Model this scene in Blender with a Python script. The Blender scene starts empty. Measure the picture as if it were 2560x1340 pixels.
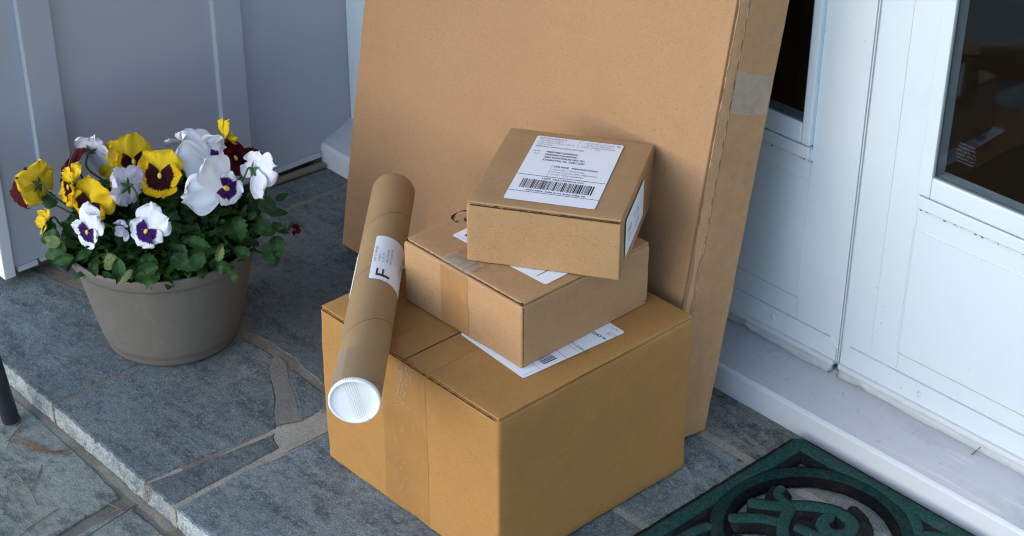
import bpy, bmesh, math, random
from mathutils import Vector, Matrix, noise

# ------------------------------------------------------------------ camera, sky, sun, exposure
random.seed(7)
SC = bpy.context.scene
COL = SC.collection
CAM = Vector((2.06838, -1.45369, 1.29001))
PITCH, ROLL, YAW, FPX = 0.53659, 0.00376, 0.74003, 4425.6
_h = Vector((-math.cos(YAW), math.sin(YAW), 0))
FW = (_h * math.cos(PITCH) + Vector((0, 0, -math.sin(PITCH)))).normalized()
_r = FW.cross(Vector((0, 0, 1))).normalized(); _u = _r.cross(FW)
RT = _r * math.cos(ROLL) + _u * math.sin(ROLL); UP = -_r * math.sin(ROLL) + _u * math.cos(ROLL)
cam = bpy.data.cameras.new('camera'); camo = bpy.data.objects.new('camera', cam); COL.objects.link(camo)
camo.matrix_world = Matrix(((RT.x, UP.x, -FW.x, CAM.x), (RT.y, UP.y, -FW.y, CAM.y), (RT.z, UP.z, -FW.z, CAM.z), (0, 0, 0, 1)))
cam.sensor_width = 36; cam.lens = FPX / 2560 * 36; cam.clip_start = .05; cam.clip_end = 500
cam.dof.use_dof = True; cam.dof.focus_distance = 1.72; cam.dof.aperture_fstop = 22
SC.camera = camo

W = bpy.data.worlds.new('World'); SC.world = W; W.use_nodes = True
wn = W.node_tree; bg = wn.nodes['Background']
sky = wn.nodes.new('ShaderNodeTexSky'); sky.sky_type = 'NISHITA'; sky.sun_disc = False
SUN_EL, SUN_AZ = math.radians(25), math.radians(-13)      # azimuth seen from -Y, towards -X
sdir = Vector((math.sin(SUN_AZ) * math.cos(SUN_EL), -math.cos(SUN_AZ) * math.cos(SUN_EL), math.sin(SUN_EL)))
sky.sun_elevation = SUN_EL; sky.sun_rotation = math.atan2(sdir.x, sdir.y)
sky.air_density = 1.0; sky.dust_density = 0.8; sky.ozone_density = 1.6
wn.links.new(sky.outputs[0], bg.inputs[0]); bg.inputs[1].default_value = 0.15
sl = bpy.data.lights.new('sun', 'SUN'); sl.energy = .5; sl.angle = math.radians(75); sl.color = (.80, .92, 1)
so = bpy.data.objects.new('sun', sl); COL.objects.link(so)
so.rotation_euler = (-sdir).to_track_quat('-Z', 'Y').to_euler()
SC.view_settings.view_transform = 'Standard'; SC.view_settings.look = 'None'
SC.view_settings.gamma = 1; SC.view_settings.exposure = 1.17
SC.render.engine = 'CYCLES'; SC.cycles.use_denoising = True
SC.cycles.max_bounces = 8; SC.cycles.filter_width = 1.05

# ------------------------------------------------------------------ geometry of the photograph's rays
def ray(px, py): return FW + RT * ((px - 1280) / FPX) - UP * ((py - 670) / FPX)
def onz(px, py, z): d = ray(px, py); return CAM + d * ((z - CAM.z) / d.z)
def ony(px, py, y): d = ray(px, py); return CAM + d * ((y - CAM.y) / d.y)
def onx(px, py, x): d = ray(px, py); return CAM + d * ((x - CAM.x) / d.x)
def atd(px, py, d): return CAM + ray(px, py) * d
def g(px, py, z=0.0): p = onz(px, py, z); return (p.x, p.y)

# ------------------------------------------------------------------ materials
def lin(r, g_, b):
    f = lambda c: (c / 12.92 if c <= .04045 else ((c + .055) / 1.055) ** 2.4)
    return (f(r / 255), f(g_ / 255), f(b / 255), 1)
class N:
    def __init__(s, name):
        s.m = bpy.data.materials.new(name); s.m.use_nodes = True; s.t = s.m.node_tree
        s.b = s.t.nodes['Principled BSDF']; s.out = s.t.nodes['Material Output']
        s.tc = s.t.nodes.new('ShaderNodeTexCoord')
    def n(s, t, **k):
        x = s.t.nodes.new('ShaderNode' + t)
        for a, v in k.items(): setattr(x, a, v)
        return x
    def l(s, a, b): s.t.links.new(a, b)
    def mapping(s, scale=(1, 1, 1), coord='Object', rot=(0, 0, 0)):
        m = s.n('Mapping'); m.inputs['Scale'].default_value = scale; m.inputs['Rotation'].default_value = rot
        s.l(s.tc.outputs[coord], m.inputs['Vector']); return m.outputs[0]
    def noise(s, scale, detail=4, rough=.6, vec=None, dist=0):
        x = s.n('TexNoise'); x.inputs['Scale'].default_value = scale; x.inputs['Detail'].default_value = detail
        x.inputs['Roughness'].default_value = rough; x.inputs['Distortion'].default_value = dist
        s.l(vec if vec is not None else s.tc.outputs['Object'], x.inputs['Vector']); return x.outputs[0]
    def ramp(s, fac, stops):
        x = s.n('ValToRGB'); e = x.color_ramp.elements
        while len(e) < len(stops): e.new(.5)
        for i, (p, c) in enumerate(stops):
            e[i].position = p; e[i].color = c if hasattr(c, '__len__') else (c, c, c, 1)
        s.l(fac, x.inputs[0]); return x.outputs[0]
    def mix(s, fac, a, b, mode='MIX'):
        x = s.n('Mix', data_type='RGBA', blend_type=mode)
        for inp, v in ((x.inputs[0], fac), (x.inputs[6], a), (x.inputs[7], b)):
            if hasattr(v, 'links') or hasattr(v, 'is_linked'): s.l(v, inp)
            else: inp.default_value = v
        return x.outputs[2]
    def math(s, op, a, b=0.0, c=0.0):
        x = s.n('Math', operation=op)
        for i, v in enumerate((a, b, c)):
            if hasattr(v, 'is_linked'): s.l(v, x.inputs[i])
            else: x.inputs[i].default_value = v
        return x.outputs[0]
    def bump(s, h, strength=.3, dist=.001, nrm=None):
        x = s.n('Bump'); x.inputs['Strength'].default_value = strength; x.inputs['Distance'].default_value = dist
        s.l(h, x.inputs['Height'])
        if nrm is not None: s.l(nrm, x.inputs['Normal'])
        s.l(x.outputs[0], s.b.inputs['Normal']); return x.outputs[0]
    def base(s, c):
        if hasattr(c, 'is_linked'): s.l(c, s.b.inputs['Base Color'])
        else: s.b.inputs['Base Color'].default_value = c
    def rough(s, r, spec=.5):
        s.b.inputs['Roughness'].default_value = r; s.b.inputs['Specular IOR Level'].default_value = spec

def mul(c, k): return (c[0] * k, c[1] * k, c[2] * k, 1)

def mat_card(name, c, flute=(0, 0, 1), spec=.25, mott=.07):
    n = N(name)
    big = n.noise(7, 4, .6); mid = n.noise(60, 5, .7)
    st = n.noise(1, 3, .7, n.mapping((520, 520, 520)))
    fib = n.noise(1, 2, .6, n.mapping((150, 150, 520)))
    col = n.mix(n.ramp(big, [(.3, 0), (.7, 1)]), mul(c, 1 - mott), mul(c, 1 + mott * .6))
    col = n.mix(n.math('MULTIPLY', n.ramp(mid, [(.35, 0), (.75, 1)]), .5), col, mul(c, 1.12))
    col = n.mix(.22, col, n.mix(1, col, n.ramp(fib, [(.2, .7), (.8, 1.25)]), 'MULTIPLY'))
    spk = n.ramp(st, [(.33, 1), (.42, 0)])
    col = n.mix(n.math('MULTIPLY', spk, .6), col, mul(c, .45))
    spl = n.ramp(st, [(.64, 0), (.72, 1)])
    col = n.mix(n.math('MULTIPLY', spl, .35), col, mul(c, 1.5))
    # the odd scuff and dark speck
    vor = n.n('TexVoronoi'); vor.inputs['Scale'].default_value = 26; n.l(n.tc.outputs['Object'], vor.inputs['Vector'])
    dot = n.ramp(vor.outputs['Distance'], [(.018, 1), (.03, 0)])
    sel = n.ramp(n.noise(13, 2), [(.60, 0), (.64, 1)])
    col = n.mix(n.math('MULTIPLY', n.math('MULTIPLY', dot, sel), .7), col, mul(c, .22))
    geo = n.n('NewGeometry')
    ed = n.math('MULTIPLY', n.ramp(geo.outputs['Pointiness'], [(.505, 0), (.56, 1)]), n.ramp(n.noise(45, 4, .7), [(.35, .2), (.65, 1)]))
    col = n.mix(n.math('MULTIPLY', ed, .5), col, mul(c, 1.45))
    rub = n.noise(5, 5, .75, n.mapping((1, 1, 3.2), rot=(.4, .5, .3)), 1.2)
    col = n.mix(n.math('MULTIPLY', n.ramp(rub, [(.60, 0), (.70, 1)]), .35), col, mul(c, .80))
    scr = n.noise(3, 3, .6, n.mapping((2.5, 2.5, 26), rot=(.5, .9, .2)), .5)
    col = n.mix(n.math('MULTIPLY', n.math('MULTIPLY', n.ramp(scr, [(.497, 0), (.5, 1), (.503, 0)]), n.ramp(n.noise(4, 2), [(.52, 0), (.6, 1)])), .35), col, mul(c, 1.35))
    n.base(col); n.rough(.78, spec)
    w = n.n('TexWave'); w.inputs['Scale'].default_value = 55; w.bands_direction = 'Z' if flute[2] else ('X' if flute[0] else 'Y')
    w.inputs['Distortion'].default_value = .6; n.l(n.tc.outputs['Object'], w.inputs['Vector'])
    h = n.math('ADD', n.math('MULTIPLY', w.outputs[1], .22), n.math('ADD', mid, n.math('MULTIPLY', st, .3)))
    b1 = n.bump(h, .22, .0006)
    n.bump(n.noise(4.5, 3, .5), .5, .012, b1)
    return n.m

def mat_tape(name, c, rough=.3, wr=.5):
    n = N(name)
    a = n.noise(40, 5, .7, n.mapping((1, 1, .35)), 1.5)
    b = n.noise(9, 3)
    col = n.mix(n.ramp(b, [(.3, 0), (.7, 1)]), mul(c, .88), mul(c, 1.12))
    wk = n.ramp(a, [(.57, 0), (.63, 1), (.66, 1), (.70, 0)])
    col = n.mix(n.math('MULTIPLY', wk, wr), col, (min(1, c[0] * 1.5), c[1] * 1.8, c[2] * 2.6, 1))
    n.base(col); n.rough(rough, .5)
    n.bump(a, .12, .001)
    return n.m

def mat_plain(name, c, rough=.5, spec=.5, var=.06, bump=.0, bs=200, metal=0):
    n = N(name)
    f = n.noise(6, 4); f2 = n.noise(bs, 4)
    col = n.mix(f, mul(c, 1 - var), mul(c, 1 + var))
    col = n.mix(n.math('MULTIPLY', f2, .3), col, mul(c, 1 - 2 * var))
    n.base(col); n.rough(rough, spec); n.b.inputs['Metallic'].default_value = metal
    if bump: n.bump(f2, bump, .001)
    return n.m

def mat_stone(name, a, b, brown, light, streak_rot=.0, streak=1.0, brown_amt=.25, spk_s=1.0):
    n = N(name)
    tone = n.n('Attribute', attribute_name='tone').outputs['Fac']
    mp = n.mapping((6, 22, 8), rot=(0, 0, streak_rot))
    s1 = n.noise(1.4, 6, .65, mp, .8)
    big = n.noise(9, 5, .6); fine = n.noise(300, 5, .8); mid = n.noise(75, 6, .8)
    grain = n.noise(520, 3, .8)
    big2 = n.noise(3.5, 4, .6)
    col = n.mix(n.ramp(big, [(.3, 0), (.7, 1)]), a, b)
    col = n.mix(n.math('MULTIPLY', n.ramp(big2, [(.42, 0), (.62, 1)]), .55), col, mul(b, 1.25))
    col = n.mix(n.math('MULTIPLY', n.ramp(s1, [(.5, 0), (.60, 1)]), .75 * streak), col, mul(a, .55))
    col = n.mix(n.math('MULTIPLY', n.ramp(mid, [(.46, 0), (.66, 1)]), .75), col, mul(b, 1.5))
    col = n.mix(n.math('MULTIPLY', n.ramp(mid, [(.34, 1), (.46, 0)]), .7), col, mul(a, .5))
    col = n.mix(n.math('MULTIPLY', n.ramp(fine, [(.54, 0), (.62, 1)]), n.math('MULTIPLY', n.ramp(n.noise(14, 4), [(.35, .4), (.65, 1)]), .85)), col, light)
    col = n.mix(n.math('MULTIPLY', n.ramp(grain, [(.40, 1), (.49, 0)]), .75), col, mul(a, .40))
    br = n.noise(16, 6, .7, n.mapping((1.2, 2.4, 1), rot=(0, 0, streak_rot)), 1.2)
    col = n.mix(n.math('MULTIPLY', n.ramp(br, [(.54, 0), (.72, 1)]), brown_amt), col, brown)
    vein = n.noise(2.2, 5, .6, n.mapping((5, 12, 5), rot=(0, 0, streak_rot + .2)), 1.8)
    vl = n.ramp(vein, [(.490, 0), (.5, 1), (.512, 0)])
    col = n.mix(n.math('MULTIPLY', vl, n.math('MULTIPLY', n.ramp(big, [(.45, 0), (.6, 1)]), .55)), col, mul(light, 1.1))
    vm = n.n('VectorMath', operation='SCALE'); n.l(col, vm.inputs[0]); n.l(tone, vm.inputs['Scale'])
    n.base(vm.outputs[0]); n.rough(.72, .45)
    h = n.math('ADD', n.math('MULTIPLY', fine, .4), n.math('ADD', n.math('MULTIPLY', mid, 1.0), n.math('MULTIPLY', s1, 1.5)))
    n.bump(h, .5, .0022)
    return n.m

M = {}
M['card1'] = mat_card('cardboard_golden', (0.392, 0.1989, 0.0607, 1))
M['card2'] = mat_card('cardboard_kraft', (.425, .246, .120, 1))
M['card3'] = mat_card('cardboard_kraft_pale', (.395, .233, .110, 1))
M['cardB'] = mat_card('cardboard_tan', (0.3692, 0.2131, 0.1088, 1))
M['cardS'] = mat_card('cardboard_side', (.41, .23, .112, 1))
M['edge'] = mat_card('cardboard_raw_edge', (.22, .125, .06, 1))
M['edged'] = mat_card('cardboard_flute_gap_shade', (.055, .03, .014, 1))  # flute edges with the shade of the flap gaps put into the colour
M['tubec'] = mat_card('tube_kraft', (.37, .255, .14, 1))
M['tape1'] = mat_tape('packing_tape_amber', (.352, .177, .053, 1), .30, .2)
M['tape2'] = mat_tape('packing_tape_brown', (.40, .208, .083, 1), .35, .22)
M['paper'] = mat_plain('label_paper', (.80, .82, .86, 1), .55, .3, .02)
M['ink'] = mat_plain('printed_ink', (.035, .035, .04, 1), .6, .3)
M['inkg'] = mat_plain('printed_ink_grey', (.22, .22, .24, 1), .6, .3)
M['marker'] = mat_plain('marker_ink', (.02, .017, .015, 1), .5, .3)
M['capw'] = mat_plain('white_plastic', (.88, .90, .92, 1), .4, .4, .01)
def mat_pot():
    n = N('taupe_plastic'); c = (.163, .145, .125, 1)
    col = n.mix(n.noise(9, 4), mul(c, .93), mul(c, 1.07))
    run = n.noise(4, 5, .7, n.mapping((14, 14, 2.2)), .6)
    col = n.mix(n.math('MULTIPLY', n.ramp(run, [(.56, 0), (.66, 1)]), .22), col, mul(c, 1.5))
    spl = n.noise(150, 4, .75)
    low = n.ramp(n.noise(22, 4), [(.5, 0), (.62, 1)])
    col = n.mix(n.math('MULTIPLY', n.math('MULTIPLY', n.ramp(spl, [(.58, 0), (.64, 1)]), low), .5), col, (.28, .25, .215, 1))
    n.base(col); n.rough(.52, .35); n.bump(n.noise(300, 3), .08, .0006); return n.m
M['pot'] = mat_pot()
M['soil'] = mat_plain('potting_soil', (.02, .014, .01, 1), .9, .2, .3, .8, 120)
M['siding'] = mat_plain('siding_paint', (.45, .475, .53, 1), .55, .35, .035, .08, 260)
M['sidingw'] = mat_plain('pale_paint_skylit', (.75, .76, .80, 1), .55, .35, .03, .08, 260)  # pale paint; for the wall end, sky light is put into the colour
M['black'] = mat_plain('dark_metal', (.018, .021, .026, 1), .45, .5)
M['mortar'] = None
M['stone'] = mat_stone('slate_blue', (.078, .102, .110, 1), (.150, .178, .178, 1), (.17, .135, .09, 1), (.33, .36, .385, 1), .3)
M['stonev'] = mat_stone('slate_veined', (.092, .102, .097, 1), (.19, .195, .175, 1), (.30, .24, .16, 1), (.42, .40, .36, 1), .15, 1.2, .8)
M['stonel'] = mat_stone('slate_weathered', (.135, .158, .140, 1), (.25, .265, .23, 1), (.20, .15, .10, 1), (.34, .37, .37, 1), .8, 1.0, .3)
M['stonee'] = mat_stone('slate_edge_daylit', (.18, .21, .215, 1), (.33, .36, .36, 1), (.20, .17, .13, 1), (.55, .58, .60, 1), 0, .5, .12)  # front edge paler than the tops: outdoor light put into the colour

def mat_mortar(name, a, b):
    n = N(name)
    big = n.noise(18, 5, .65); fine = n.noise(420, 4, .75); mid = n.noise(90, 5, .7)
    col = n.mix(n.ramp(big, [(.33, 0), (.68, 1)]), a, b)
    col = n.mix(n.math('MULTIPLY', n.ramp(fine, [(.5, 0), (.7, 1)]), .5), col, mul(b, 1.5))
    col = n.mix(n.math('MULTIPLY', n.ramp(fine, [(.3, 1), (.46, 0)]), .6), col, mul(a, .5))
    col = n.mix(n.math('MULTIPLY', n.ramp(mid, [(.6, 0), (.75, 1)]), .5), col, mul(a, .5))
    n.base(col); n.rough(.9, .2); n.bump(n.math('ADD', fine, mid), .6, .002)
    return n.m
M['mortar'] = mat_mortar('mortar', (.26, .235, .19, 1), (.39, .36, .305, 1))
M['mortard'] = mat_mortar('mortar_dirty', (.15, .125, .095, 1), (.25, .22, .175, 1))
M['mortarg'] = mat_mortar('mortar_grey', (.165, .155, .138, 1), (.235, .222, .20, 1))
M['grass'] = mat_plain('lawn', (.05, .09, .03, 1), .9, .2, .4, .6, 60)

def mat_door():
    n = N('door_white_cladding')
    c = (.61, .69, .745, 1)
    col = n.mix(n.noise(5, 4), mul(c, .95), mul(c, 1.03))
    vor = n.n('TexVoronoi'); vor.inputs['Scale'].default_value = 95; n.l(n.tc.outputs['Object'], vor.inputs['Vector'])
    dot = n.ramp(vor.outputs['Distance'], [(.06, 1), (.12, 0)])
    sel = n.ramp(n.noise(6.5, 4, .7), [(.53, 0), (.62, 1)])
    smu = n.noise(10, 6, .75, n.mapping((1.5, 1, .5)), .8)
    col = n.mix(n.math('MULTIPLY', n.ramp(smu, [(.55, 0), (.75, 1)]), .22), col, mul(c, .72))
    col = n.mix(n.math('MULTIPLY', n.math('MULTIPLY', dot, sel), .65), col, (.22, .20, .18, 1))
    n.base(col); n.rough(.38, .5); n.bump(n.noise(300, 3), .05, .0005)
    return n.m
M['door'] = mat_door()
M['groove'] = mat_plain('door_groove_line', (.62, .66, .69, 1), .6, .3)
M['grime'] = mat_plain('grimy_line', (.50, .49, .46, 1), .8, .2, .35)
M['dirt'] = mat_plain('dirt_line', (.17, .14, .10, 1), .9, .1, .3)
M['alu'] = mat_plain('weathered_aluminium', (.60, .63, .66, 1), .4, .5, .08)
M['gasket'] = mat_plain('gasket_rubber', (.10, .12, .13, 1), .6, .4)
M['vinyl'] = mat_plain('vinyl_sweep', (.78, .84, .87, 1), .45, .5, .06)
M['sill'] = None
def mat_sill():
    n = N('worn_sill_paint')
    c = (.43, .44, .475, 1)
    col = n.mix(n.noise(7, 5), mul(c, .9), mul(c, 1.07))
    gr = n.noise(1, 4, .7, n.mapping((9, 160, 160)), .3)
    col = n.mix(n.math('MULTIPLY', n.ramp(gr, [(.54, 0), (.66, 1)]), n.math('MULTIPLY', n.ramp(n.noise(4, 3), [(.40, 0), (.6, 1)]), .8)), col, (.56, .55, .53, 1))
    sm = n.noise(9, 6, .75, n.mapping((.6, 2, 2)), 1)
    col = n.mix(n.math('MULTIPLY', n.ramp(sm, [(.52, 0), (.7, 1)]), .4), col, mul(c, .62))
    sp = n.noise(60, 5, .75)
    col = n.mix(n.math('MULTIPLY', n.ramp(sp, [(.62, 0), (.68, 1)]), .6), col, (.25, .23, .22, 1))
    n.base(col); n.rough(.6, .35); n.bump(n.math('ADD', gr, n.noise(120, 4)), .18, .001)
    return n.m
M['sill'] = mat_sill()
M['sillf'] = mat_plain('sill_front_paint', (.60, .63, .68, 1), .5, .35, .05, .12, 90)
def mat_glass():
    n = N('window_glass')
    n.b.inputs['Base Color'].default_value = (.75, .80, .80, 1)
    n.b.inputs['Transmission Weight'].default_value = 1; n.b.inputs['IOR'].default_value = 1.45; n.b.inputs['Roughness'].default_value = .0
    return n.m
M['glass'] = mat_glass()
M['room'] = mat_plain('interior_blue_reflection', (.05, .062, .08, 1), .7, .2)  # blue tint imitates the reflection in the door glass
M['roomfl'] = mat_plain('floor_blue_reflection', (.06, .075, .095, 1), .35, .5)  # floor lightened and blued to imitate the glass reflection
M['tabtop'] = mat_plain('table_wood', (.10, .06, .04, 1), .4, .4)
M['tabpale'] = mat_plain('table_paint', (.10, .115, .135, 1), .5, .4)
M['decal'] = mat_plain('etched_glass_text', (.07, .075, .08, 1), .7, .3)
def mat_mat(name, c, sp):
    n = N(name)
    f = n.noise(380, 4, .85); b = n.noise(30, 4)
    col = n.mix(b, mul(c, .75), mul(c, 1.2))
    col = n.mix(n.math('MULTIPLY', n.ramp(f, [(.53, 0), (.64, 1)]), .7), col, mul(c, sp))
    col = n.mix(n.math('MULTIPLY', n.ramp(f, [(.36, 1), (.46, 0)]), .85), col, (.004, .006, .006, 1))
    dst = n.noise(20, 5, .7)
    col = n.mix(n.math('MULTIPLY', n.ramp(dst, [(.5, 0), (.75, 1)]), .22), col, (.16, .15, .125, 1))
    col = n.mix(n.math('MULTIPLY', n.ramp(n.noise(420, 2, .8), [(.70, 0), (.74, 1)]), .6), col, (.30, .26, .20, 1))
    n.base(col); n.rough(.92, .15); n.bump(f, .8, .002)
    return n.m
M['green'] = mat_mat('mat_green_pile', (.016, .060, .050, 1), 2.2)
M['rubber'] = mat_mat('mat_black_rubber', (.010, .011, .012, 1), 2.5)
M['needle'] = mat_plain('dry_needles', (.21, .11, .05, 1), .7, .2, .3)
M['twig'] = mat_plain('dry_twig', (.25, .20, .15, 1), .8, .2, .3)
M['leafdry'] = mat_plain('dry_leaf', (.18, .07, .025, 1), .8, .2, .3)
M['film'] = None
def mat_film(name, c, alpha, rough=.3):
    n = N(name)
    a = n.noise(55, 4, .7)
    n.base(n.mix(a, mul(c, .8), mul(c, 1.15))); n.rough(rough, .5)
    n.b.inputs['Alpha'].default_value = alpha
    n.l(n.math('MULTIPLY', n.ramp(a, [(.3, .75), (.7, 1)]), alpha), n.b.inputs['Alpha'])
    n.bump(a, .3, .001)
    return n.m
M['film'] = mat_film('clear_tape_milky', (.52, .44, .37, 1), .55)
M['film2'] = mat_film('clear_tape_wrinkle', (.46, .40, .34, 1), .45)
M['fil'] = mat_plain('filament_strand', (.34, .315, .28, 1), .5, .3, .02)

def mat_petal(name, c1, c2, blotch=None, vein=None, lo=.50, hi=.60, yel=None):
    n = N(name)
    uv = n.n('UVMap'); sep = n.n('SeparateXYZ'); n.l(uv.outputs[0], sep.inputs[0])
    U = sep.outputs[0]; V = sep.outputs[1]
    nz = n.noise(90, 3)
    mp = n.n('Mapping'); mp.inputs['Scale'].default_value = (26, 1.5, 1); n.l(uv.outputs[0], mp.inputs[0])
    st = n.noise(1, 3, .6, mp.outputs[0])
    col = n.mix(V, c1, c2)
    col = n.mix(n.math('MULTIPLY', st, .25), col, mul(c1, .8))
    if vein: col = n.mix(n.math('MULTIPLY', n.ramp(st, [(.55, 0), (.65, 1)]), .35), col, vein)
    if blotch:
        d = n.math('ADD', V, n.math('MULTIPLY', n.math('SUBTRACT', st, .5), .42))
        d = n.math('ADD', d, n.math('MULTIPLY', n.math('ABSOLUTE', n.math('SUBTRACT', U, .5)), .35))
        k = n.ramp(d, [(lo, 1), (hi, 0)])
        col = n.mix(k, col, blotch)
    n.base(col); n.rough(.75, .12)
    n.b.inputs['Subsurface Weight'].default_value = .25; n.b.inputs['Subsurface Radius'].default_value = (.004, .003, .002); n.b.inputs['Subsurface Scale'].default_value = 1.0
    n.bump(st, .25, .001)
    return n.m
YE, YO = (.82, .50, .012, 1), (.80, .44, .004, 1)
WH, WL = (.84, .86, .88, 1), (.82, .82, .86, 1)
M['pyel'] = mat_petal('petal_yellow', (.74, .50, .02, 1), YE)
M['pyelb'] = mat_petal('petal_yellow_dark_face', YO, (.80, .42, .006, 1), (.018, .0015, .005, 1), lo=.64, hi=.68)
M['pwht'] = mat_petal('petal_white', WH, WL)
M['plil'] = mat_petal('petal_lilac', (.76, .76, .84, 1), (.68, .63, .80, 1), vein=(.50, .40, .68, 1))
M['pwhtb'] = mat_petal('petal_white_purple_face', WH, WL, (.030, .004, .085, 1), lo=.60, hi=.65)
M['pred'] = mat_petal('petal_dark_red', (.030, .0012, .004, 1), (.070, .002, .006, 1))
M['eye'] = mat_plain('pansy_eye', (.75, .55, .06, 1), .5, .3)
def mat_leaf(name, a, b, ed):
    n = N(name)
    uv = n.n('UVMap'); sep = n.n('SeparateXYZ'); n.l(uv.outputs[0], sep.inputs[0])
    big = n.noise(22, 4); f = n.noise(160, 4)
    col = n.mix(n.ramp(big, [(.35, 0), (.65, 1)]), a, b)
    mid = n.ramp(n.math('ABSOLUTE', n.math('SUBTRACT', sep.outputs[0], .5)), [(.01, 1), (.05, 0)])
    col = n.mix(n.math('MULTIPLY', mid, .5), col, mul(b, 1.7))
    col = n.mix(n.math('MULTIPLY', n.ramp(n.noise(11, 3), [(.64, 0), (.70, 1)]), .6), col, ed)
    w = n.n('TexWave'); w.inputs['Scale'].default_value = 5; w.inputs['Distortion'].default_value = 1.5; n.l(uv.outputs[0], w.inputs['Vector'])
    n.base(col); n.rough(.5, .22); n.bump(n.math('ADD', n.math('MULTIPLY', w.outputs[1], .6), f), .25, .001)
    return n.m
M['leaf'] = mat_leaf('pansy_leaf', (.010, .032, .006, 1), (.025, .080, .014, 1), (.055, .10, .02, 1))
M['leafy'] = mat_leaf('pansy_leaf_faded', (.06, .10, .025, 1), (.13, .17, .06, 1), (.22, .16, .06, 1))
M['stem'] = mat_plain('pansy_stem', (.06, .12, .035, 1), .5, .3, .15)

# ------------------------------------------------------------------ object helpers
def tag(o, label=None, cat=None, group=None, kind=None):
    for k, v in (('label', label), ('category', cat), ('group', group), ('kind', kind)):
        if v: o[k] = v
    return o
def empty(name, loc=(0, 0, 0), mat=None):
    o = bpy.data.objects.new(name, None); COL.objects.link(o); o.empty_display_size = .05
    if mat is not None: o.matrix_world = mat
    else: o.location = loc
    return o
def obj(name, bm, mats, parent=None, smooth=False, uv=False):
    me = bpy.data.meshes.new(name)
    bm.to_mesh(me); bm.free()
    for m in (mats if isinstance(mats, (list, tuple)) else [mats]): me.materials.append(m)
    if smooth:
        for p in me.polygons: p.use_smooth = True
    o = bpy.data.objects.new(name, me); COL.objects.link(o)
    if parent is not None: o.parent = parent
    return o
def quad(bm, pts, mi=0):
    f = bm.faces.new([bm.verts.new(p) for p in pts]); f.material_index = mi; return f
def box(bm, x0, x1, y0, y1, z0, z1, mi=0, bev=0):
    vs = [bm.verts.new((x, y, z)) for x in (x0, x1) for y in (y0, y1) for z in (z0, z1)]
    fs = [bm.faces.new([vs[i] for i in q]) for q in ((0, 1, 3, 2), (4, 6, 7, 5), (0, 4, 5, 1), (2, 3, 7, 6), (0, 2, 6, 4), (1, 5, 7, 3))]
    for f in fs: f.material_index = mi
    if bev:
        es = list({e for f in fs for e in f.edges})
        r = bmesh.ops.bevel(bm, geom=es, offset=bev, segments=2, affect='EDGES', profile=.6)
        for f in r['faces']: f.material_index = mi
    return fs
def bxm(x0, x1, y0, y1, z0, z1, bev=0):
    bm = bmesh.new(); box(bm, x0, x1, y0, y1, z0, z1, 0, bev); return bm
def rbox(x0, x1, y0, y1, z0, z1, r, n=22, amp=.0, freq=6, seed=0, pinch=0):
    """a box with rounded edges and a little sag in its panels"""
    bm = bmesh.new()
    def ticks(a, b):
        L = [a + r * (1 - math.cos(t * math.pi / 8)) for t in range(0, 4)]
        k = max(2, int((b - a) / .012)); k = min(k, n)
        return L + [a + r + (b - a - 2 * r) * i / k for i in range(k + 1)] + [a + b - v for v in reversed(L)]
    X, Y, Z = ticks(x0, x1), ticks(y0, y1), ticks(z0, z1)
    vd = {}
    so_ = Vector((seed * 7.3, seed * 3.1, seed * 1.7))
    def V(x, y, z):
        k = (round(x, 7), round(y, 7), round(z, 7))
        if k not in vd:
            p = Vector((x, y, z))
            c = Vector((min(max(x, x0 + r), x1 - r), min(max(y, y0 + r), y1 - r), min(max(z, z0 + r), z1 - r)))
            d = p - c
            q = c + d.normalized() * r if d.length > 1e-9 else p
            nrm = (q - c).normalized() if d.length > 1e-9 else Vector((0, 0, 0))
            if amp:
                q = q + nrm * amp * noise.noise(q * freq + so_) + nrm * amp * .35 * noise.noise(q * freq * 5 + so_)
            vd[k] = bm.verts.new(q)
        return vd[k]
    def face(A, B, fn, flip):
        for i in range(len(A) - 1):
            for j in range(len(B) - 1):
                q = [fn(A[i], B[j]), fn(A[i + 1], B[j]), fn(A[i + 1], B[j + 1]), fn(A[i], B[j + 1])]
                if flip: q.reverse()
                if len(set(q)) >= 3:
                    try: bm.faces.new(list(dict.fromkeys(q)))
                    except ValueError: pass
    face(X, Y, lambda a, b: V(a, b, z0), True); face(X, Y, lambda a, b: V(a, b, z1), False)
    face(X, Z, lambda a, b: V(a, y0, b), False); face(X, Z, lambda a, b: V(a, y1, b), True)
    face(Y, Z, lambda a, b: V(x0, a, b), True); face(Y, Z, lambda a, b: V(x1, a, b), False)
    return bm
def tube(bm, pts, rad, seg=8, mi=0, cap=True):
    pts = [Vector(p) for p in pts]; rings = []
    rads = rad if hasattr(rad, '__len__') else [rad] * len(pts)
    up = Vector((.3, .2, 1))
    for i, p in enumerate(pts):
        t = (pts[min(i + 1, len(pts) - 1)] - pts[max(i - 1, 0)]).normalized()
        a = t.cross(up); a = a.normalized() if a.length > 1e-4 else t.orthogonal().normalized()
        b = a.cross(t)
        rings.append([bm.verts.new(p + (a * math.cos(k * 2 * math.pi / seg) + b * math.sin(k * 2 * math.pi / seg)) * rads[i]) for k in range(seg)])
    for i in range(len(rings) - 1):
        for k in range(seg):
            f = bm.faces.new((rings[i][k], rings[i][(k + 1) % seg], rings[i + 1][(k + 1) % seg], rings[i + 1][k])); f.material_index = mi; f.smooth = True
    if cap:
        bm.faces.new(list(reversed(rings[0]))).material_index = mi; bm.faces.new(rings[-1]).material_index = mi
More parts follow.
